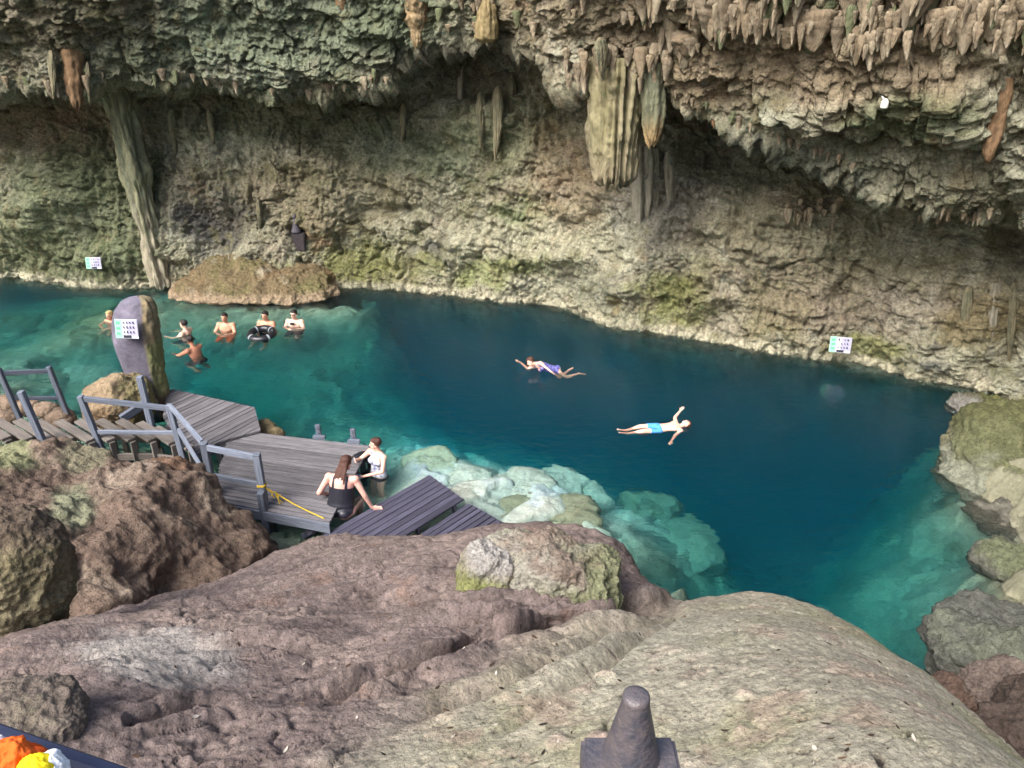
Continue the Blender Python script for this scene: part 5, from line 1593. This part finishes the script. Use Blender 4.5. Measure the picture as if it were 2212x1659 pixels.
    loc_c = (cen - J['pelvis']) @ T          # trunk coordinates: across, forward, up
    for (cname, fn, mat, off) in clothes:
        m = fn(loc_c, cen, J)
        sel = [f for f, k in zip(faces, m) if k]
        if not sel: continue
        idx = np.unique(np.concatenate([np.array(f) for f in sel])); mp = {int(v): i for i, v in enumerate(idx)}
        V = world(co[idx] + no[idx] * off)
        cm = bpy.data.meshes.new(cname); cm.from_pydata(V.tolist(), [], [tuple(mp[int(v)] for v in f) for f in sel]); cm.update()
        cm.polygons.foreach_set('use_smooth', np.ones(len(cm.polygons), bool)); cm.materials.append(mat)
        co_ = obj(cname, cm, root)
        sm_ = co_.modifiers.new('thickness', 'SOLIDIFY'); sm_.thickness = .006; sm_.offset = -1
    me.vertices.foreach_set('co', np.ascontiguousarray(world(co), np.float32).ravel()); me.update()
    obj('body', me, root)
    # hair
    Hh = Blob()
    Hh.ell(hp_(0, -.028, .040), (.082, .090, .088), Hb); Hh.ell(hp_(0, .012, .078), (.066, .066, .046), Hb)
    for s_ in (-1, 1): Hh.ell(hp_(s_ * .064, -.022, .02), (.02, .040, .046), Hb)
    if long_hair:
        rnd = random.Random(4)
        Hh.ell(hp_(0, -.062, -.04), (.080, .052, .12), Hb)
        for k in range(16):
            x = rnd.uniform(-.075, .075); l_ = rnd.uniform(.12, .24)
            a = hp_(x, -.085, -.08); m_ = hp_(x * 1.1 + rnd.uniform(-.02, .02), -.115, -.08 - l_ * .55); e_ = hp_(x * 1.1 + rnd.uniform(-.04, .04), -.11 + rnd.uniform(-.02, .01), -.08 - l_)
            Hh.cap(a, .022, m_, .016, 8); Hh.cap(m_, .016, e_, .007, 8)
    hm = Hh.mesh('hair', voxel * .9, 2); k = len(hm.vertices); hc_ = np.empty(k * 3, np.float32); hm.vertices.foreach_get('co', hc_)
    hcw = hc_.reshape(-1, 3) + .004 * fbm(hc_.reshape(-1, 3), 60, 2, 3)[:, None]
    hm.vertices.foreach_set('co', np.ascontiguousarray(world(hcw), np.float32).ravel()); hm.update(); hm.materials.append(hair)
    obj('hair', hm, root)
    # face marks
    def dot(nm, c, r, mat):
        V, F = ICO[3]
        m_ = mesh_np(nm, world(c + (V * np.array(r)) @ Hb.T), F, mat); obj(nm, m_, root)
    for s_ in (-1, 1):
        dot('eye', hp_(s_ * .030, .076, .006), (.013, .009, .007), M_EYE); dot('eyebrow', hp_(s_ * .031, .080, .026), (.020, .008, .005), HAIR_DARK)
    dot('mouth', hp_(0, .080, -.052), (.024, .009, .008), M_LIP)
    if glasses:
        dot('glasses', hp_(0, .084, .006), (.058, .008, .013), M_EYE)
    return root

def yaw_m(deg, pitch=0.0, roll=0.0):      # facing: 0 = away from the viewer (+Y), 180 = towards
    a, p, r_ = R(deg), R(pitch), R(roll)
    Z = np.array([[math.cos(a), -math.sin(a), 0], [math.sin(a), math.cos(a), 0], [0, 0, 1]])
    X = np.array([[1, 0, 0], [0, math.cos(p), -math.sin(p)], [0, math.sin(p), math.cos(p)]])
    Y = np.array([[math.cos(r_), 0, math.sin(r_)], [0, 1, 0], [-math.sin(r_), 0, math.cos(r_)]])
    return Z @ X @ Y

def frame(fwd, up):
    up = np.array(up, float); up /= np.linalg.norm(up); fwd = np.array(fwd, float); fwd -= up * fwd.dot(up); fwd /= np.linalg.norm(fwd)
    return np.stack([np.cross(fwd, up), fwd, up], 1)

# clothing masks in trunk coordinates (x across, y forward, z up from the pelvis)
def swimsuit(L, c, J):
    z = L[:, 2]; x = np.abs(L[:, 0])
    m = (z < np.where(L[:, 1] < 0, .335, .36)) & (z > -.10) & (x < .20)
    m &= ~((z < -.035) & (x > .085 + (z + .14) * 1.1))
    arm = np.zeros(len(L), bool)
    for s_ in 'RL':
        e, sh, wr = J['el' + s_], J['sh' + s_], J['wr' + s_]
        for a, b, r_ in ((sh, e, .060), (e, wr, .05)):
            t = np.clip(((c - a) @ (b - a)) / ((b - a) @ (b - a)), 0, 1)
            arm |= (np.linalg.norm(c - a - t[:, None] * (b - a), axis=1) < r_) & (t > .12)
    m &= ~arm
    strap = (z >= .32) & (np.abs(x - .095) < .016) & (z < .50) & ~arm
    return m | strap
def tankini(L, c, J): return swimsuit(L, c, J) & (L[:, 2] > .03)
def briefs(L, c, J):
    z = L[:, 2]; x = np.abs(L[:, 0])
    return (z < -.0) & (z > -.12) & (x < .21) & ~((z < -.055) & (x > .09 + (z + .14) * 1.3)) 
def shorts(L, c, J):
    m = (L[:, 2] < .03) & (L[:, 2] > -.16) & (np.abs(L[:, 0]) < .22)
    for s_ in 'RL':
        a, b = J['hip' + s_], J['kn' + s_]
        t = ((c - a) @ (b - a)) / ((b - a) @ (b - a))
        dd_ = np.linalg.norm(c - a - np.clip(t, 0, 1)[:, None] * (b - a), axis=1)
        m |= (dd_ < .115) & (t > -.05) & (t < .62) & (L[:, 2] < .05)
    for s_ in 'RL':
        wr = J['wr' + s_]; e = J['el' + s_]
        t = np.clip(((c - e) @ (wr - e)) / ((wr - e) @ (wr - e)), 0, 1.5)
        m &= ~(np.linalg.norm(c - e - t[:, None] * (wr - e), axis=1) < .05)
    return m

# 1 seated woman, back to the viewer
p = at_z(738, 1112, .12)
person('person', 'woman in a black strappy swimsuit sitting with her back to the viewer, dark wet hair', (p[0], p[1], .27), yaw_m(-6, -16, 3),
       dict(head=(.03, .075, .665), hf=(.3, 1, -.25), hu=(.08, .25, 1), shR=(.20, .0, .455), shL=(-.20, 0, .455), elR=(.34, .03, .22), wrR=(.43, .14, .01), elL=(-.33, -.02, .20), wrL=(-.26, .20, .12),
            knR=(.16, .42, .0), anR=(.17, .48, -.42), toR=(.18, .66, -.46), knL=(-.14, .42, .02), anL=(-.16, .48, -.40), toL=(-.17, .66, -.45), hipR=(.10, .0, -.03), hipL=(-.10, .0, -.03)),
       SK_PINK, HAIR_BROWN, True, 1.30, 1.16, .0075, (('swimsuit', swimsuit, FAB_BLACK, .006),), True, {'R': (1, .25, -.15)})
# 2 standing woman in the shallow water
p = at_z(818, 1024, 0)
person('person', 'woman in a white and blue floral swim top standing hip-deep beside the deck', (p[0], p[1], -.04), yaw_m(142, 4),
       dict(head=(.02, .05, .665), hf=(.75, 1, .05), hu=(-.1, .1, 1), elR=(.24, .22, .34), wrR=(.14, .42, .44), elL=(-.27, .16, .25), wrL=(-.02, .40, .16), shR=(.18, .03, .455), shL=(-.18, .03, .455)),
       SK_FAIR, HAIR_BROWN, True, 1.08, 1.05, .0075, (('swim_top', tankini, FAB_FLORAL, .007), ('swim_bottom', briefs, FAB_BLACK, .006)), False, {'R': (-.6, .5, .3), 'L': (.8, .5, -.1)})
q = at_z(783, 1010, .10)
def torus(name, loc, R0, r0, mat, rot, lab, cat, seg=48, ring=18, band=None):
    V, F = [], []
    for i in range(seg):
        a = 2 * math.pi * i / seg
        for j in range(ring):
            t = 2 * math.pi * j / ring
            rr = r0 * (1 + .03 * math.sin(9 * a))
            V.append(((R0 + rr * math.cos(t)) * math.cos(a), (R0 + rr * math.cos(t)) * math.sin(a), rr * math.sin(t)))
    for i in range(seg):
        for j in range(ring):
            F.append((i * ring + j, ((i + 1) % seg) * ring + j, ((i + 1) % seg) * ring + (j + 1) % ring, i * ring + (j + 1) % ring))
    root = empty(name, loc, lab, cat); root.rotation_euler = rot
    me = bpy.data.meshes.new('tube'); me.from_pydata(V, [], F); me.update(); me.materials.append(mat)
    me.polygons.foreach_set('use_smooth', np.ones(len(F), bool))
    obj('tube', me, root)
    # filling valve
    lathe('valve', [(.001, 0), (.012, 0), (.012, .03), (.008, .045), (.001, .046)], M_RUBBER2, 12, root, (R0, 0, r0 * .96))
    if band:
        for k in range(4):
            a = math.pi / 4 + k * math.pi / 2
            V2, F2 = [], []
            for i in range(5):
                aa = a + (i - 2) * .035
                for j in range(ring):
                    t = 2 * math.pi * j / ring
                    V2.append(((R0 + r0 * 1.04 * math.cos(t)) * math.cos(aa), (R0 + r0 * 1.04 * math.cos(t)) * math.sin(aa), r0 * 1.04 * math.sin(t)))
            for i in range(4):
                for j in range(ring): F2.append((i * ring + j, (i + 1) * ring + j, (i + 1) * ring + (j + 1) % ring, i * ring + (j + 1) % ring))
            m2 = bpy.data.meshes.new('band'); m2.from_pydata(V2, [], F2); m2.update(); m2.materials.append(band); obj('band', m2, root)
    return root
torus('inner_tube', q, .22, .095, M_RUBBER, (R(75), R(15), R(40)), 'black inner tube held upright by the woman in the floral top', 'swim ring')

# 3 man floating on his back
hd = at_z(1476, 918, .03); ft = at_z(1352, 934, -.05)
upv = hd - ft; upv[2] = .08
pv = hd + (ft - hd) * .42
person('person', 'man in blue swim shorts floating on his back in the deep blue water', (pv[0], pv[1], -.03), frame((0, -.12, 1), upv),
       dict(head=(0, .05, .655), hf=(.1, 1, .25), hu=(0, -.2, 1), elR=(.40, -.02, .52), wrR=(.55, .04, .70), elL=(-.36, .0, .26), wrL=(-.58, .02, .10), knR=(.11, .06, -.42), anR=(.07, -.02, -.80), toR=(.08, .08, -.98),
            knL=(-.13, .10, -.40), anL=(-.05, -.02, -.80), toL=(-.05, .08, -.98)), SK_FAIR, HAIR_BROWN, False, 1.02, .90, .0085, (('swim_shorts', shorts, FAB_BLUE, .012),))
# 4 swimmer in the middle
pv = at_z(1196, 806, -.08); hd = at_z(1166, 786, .2)
person('person', 'swimmer in a navy and white swimsuit reaching one arm to the left, mid-pool', (pv[0], pv[1], .0), frame((-.25, -.55, -.6), (-.85, -.1, .38)),
       dict(head=(0, .0, .665), hf=(.5, 1.2, 1.2), hu=(0, -.9, 1), elR=(.3, .10, .60), wrR=(.18, .05, .86), elL=(-.36, .1, .40), wrL=(-.46, .2, .24), shR=(.17, .03, .48), knR=(.14, .30, -.30), anR=(.12, -.06, -.46), toR=(.12, -.20, -.56),
            knL=(-.1, .22, -.38), anL=(-.1, .0, -.68), toL=(-.1, .0, -.88)), SK_FAIR, HAIR_BROWN, True, .95, .95, .0085, (('swimsuit', swimsuit, FAB_NAVY, .007),), handdir={'R': (-.3, 0, .9)})
# 5-9 group at the far left, and one behind the pillar
def sw(u, v, pz, yaw, pose, lab, skin, hair, bulk=1.0, clothes=(), glasses=False, pitch=0, scale=1.0, fem=False):
    p = at_z(u, v + 4, 0)
    pose = {**dict(knR=(.15, .30, -.20), anR=(.13, .02, -.50), toR=(.14, .18, -.56), knL=(-.15, .30, -.20), anL=(-.13, .02, -.50), toL=(-.14, .18, -.56)), **pose}
    return person('person', lab, (p[0], p[1], pz - .15), yaw_m(yaw, pitch), pose, skin, hair, fem, bulk * 1.1, scale * 1.08, .0105, clothes, False, None, glasses, 'bathers in the shallow green water')
cross = dict(elR=(.27, .14, .26), wrR=(.02, .30, .22), elL=(-.27, .14, .26), wrL=(-.04, .33, .25))
sw(490, 708, -.20, 176, cross, 'bather with folded arms and orange shorts, left of the three facing the viewer', SK_TAN, HAIR_DARK, 1.05, (('swim_shorts', shorts, FAB_ORANGE, .012),))
sw(577, 704, -.20, 168, dict(elR=(.25, .12, .22), wrR=(.07, .32, .02), elL=(-.25, .12, .22), wrL=(-.08, .32, .0), hf=(.1, 1, 0), knR=(.16, .4, -.10), anR=(.18, .55, -.42), toR=(.18, .72, -.42), knL=(-.16, .4, -.10), anL=(-.18, .55, -.42), toL=(-.18, .72, -.42)),
   'bather with both hands on a black swim ring, middle of the three facing the viewer', SK_TAN, HAIR_DARK, 1.05, (('swim_shorts', shorts, FAB_DARK, .012),))
sw(638, 698, -.24, 172, dict(elR=(.27, .10, .26), wrR=(.08, .26, .32), elL=(-.27, .10, .26), wrL=(-.08, .26, .32), hf=(.1, 1, -.2)), 'bather with glasses holding a small dark object, right of the three facing the viewer', SK_FAIR, HAIR_DARK, 1.08, (('swim_shorts', shorts, FAB_DARK, .012),), True)
sw(402, 716, -.30, 78, dict(elR=(.28, .2, .30), wrR=(.2, .42, .26), elL=(-.26, .2, .28), wrL=(-.18, .42, .26), hf=(0, 1, 0)), 'dark-haired bather seen in profile behind the one reaching left', SK_FAIR, HAIR_DARK, .95, (('swim_shorts', shorts, FAB_DARK, .012),))
sw(428, 764, -.16, 62, dict(elR=(.22, .28, .36), wrR=(.18, .54, .34), elL=(-.22, .30, .38), wrL=(-.16, .55, .36), hf=(0, 1, -.1)), 'bather with dark hair and bare back reaching an arm to the left', SK_BROWN, HAIR_DARK, .95, (('swim_shorts', shorts, FAB_DARK, .012),), pitch=-14)
sw(241, 690, -.38, 160, cross, 'fair-haired bather half hidden behind the stone pillar', SK_TAN, HAIR_BLOND, .98)
q = at_z(566, 724, .0)
torus('swim_ring', (q[0], q[1], .03), .30, .10, M_RUBBER, (R(8), 0, 0), 'black swim ring with pale bands in front of the middle bather', 'swim ring', band=M_RUBBER2)
q = at_z(638, 698, 0) 
M_CAMB = M_RUBBER
cb = beam('small_camera', None, (q[0] - .06, q[1] - .30, .10), (q[0] + .06, q[1] - .30, .10), .04, .07, M_CAMB, bevel=.01)
tag(cb, 'small dark device held in front of the bather with glasses', 'camera')
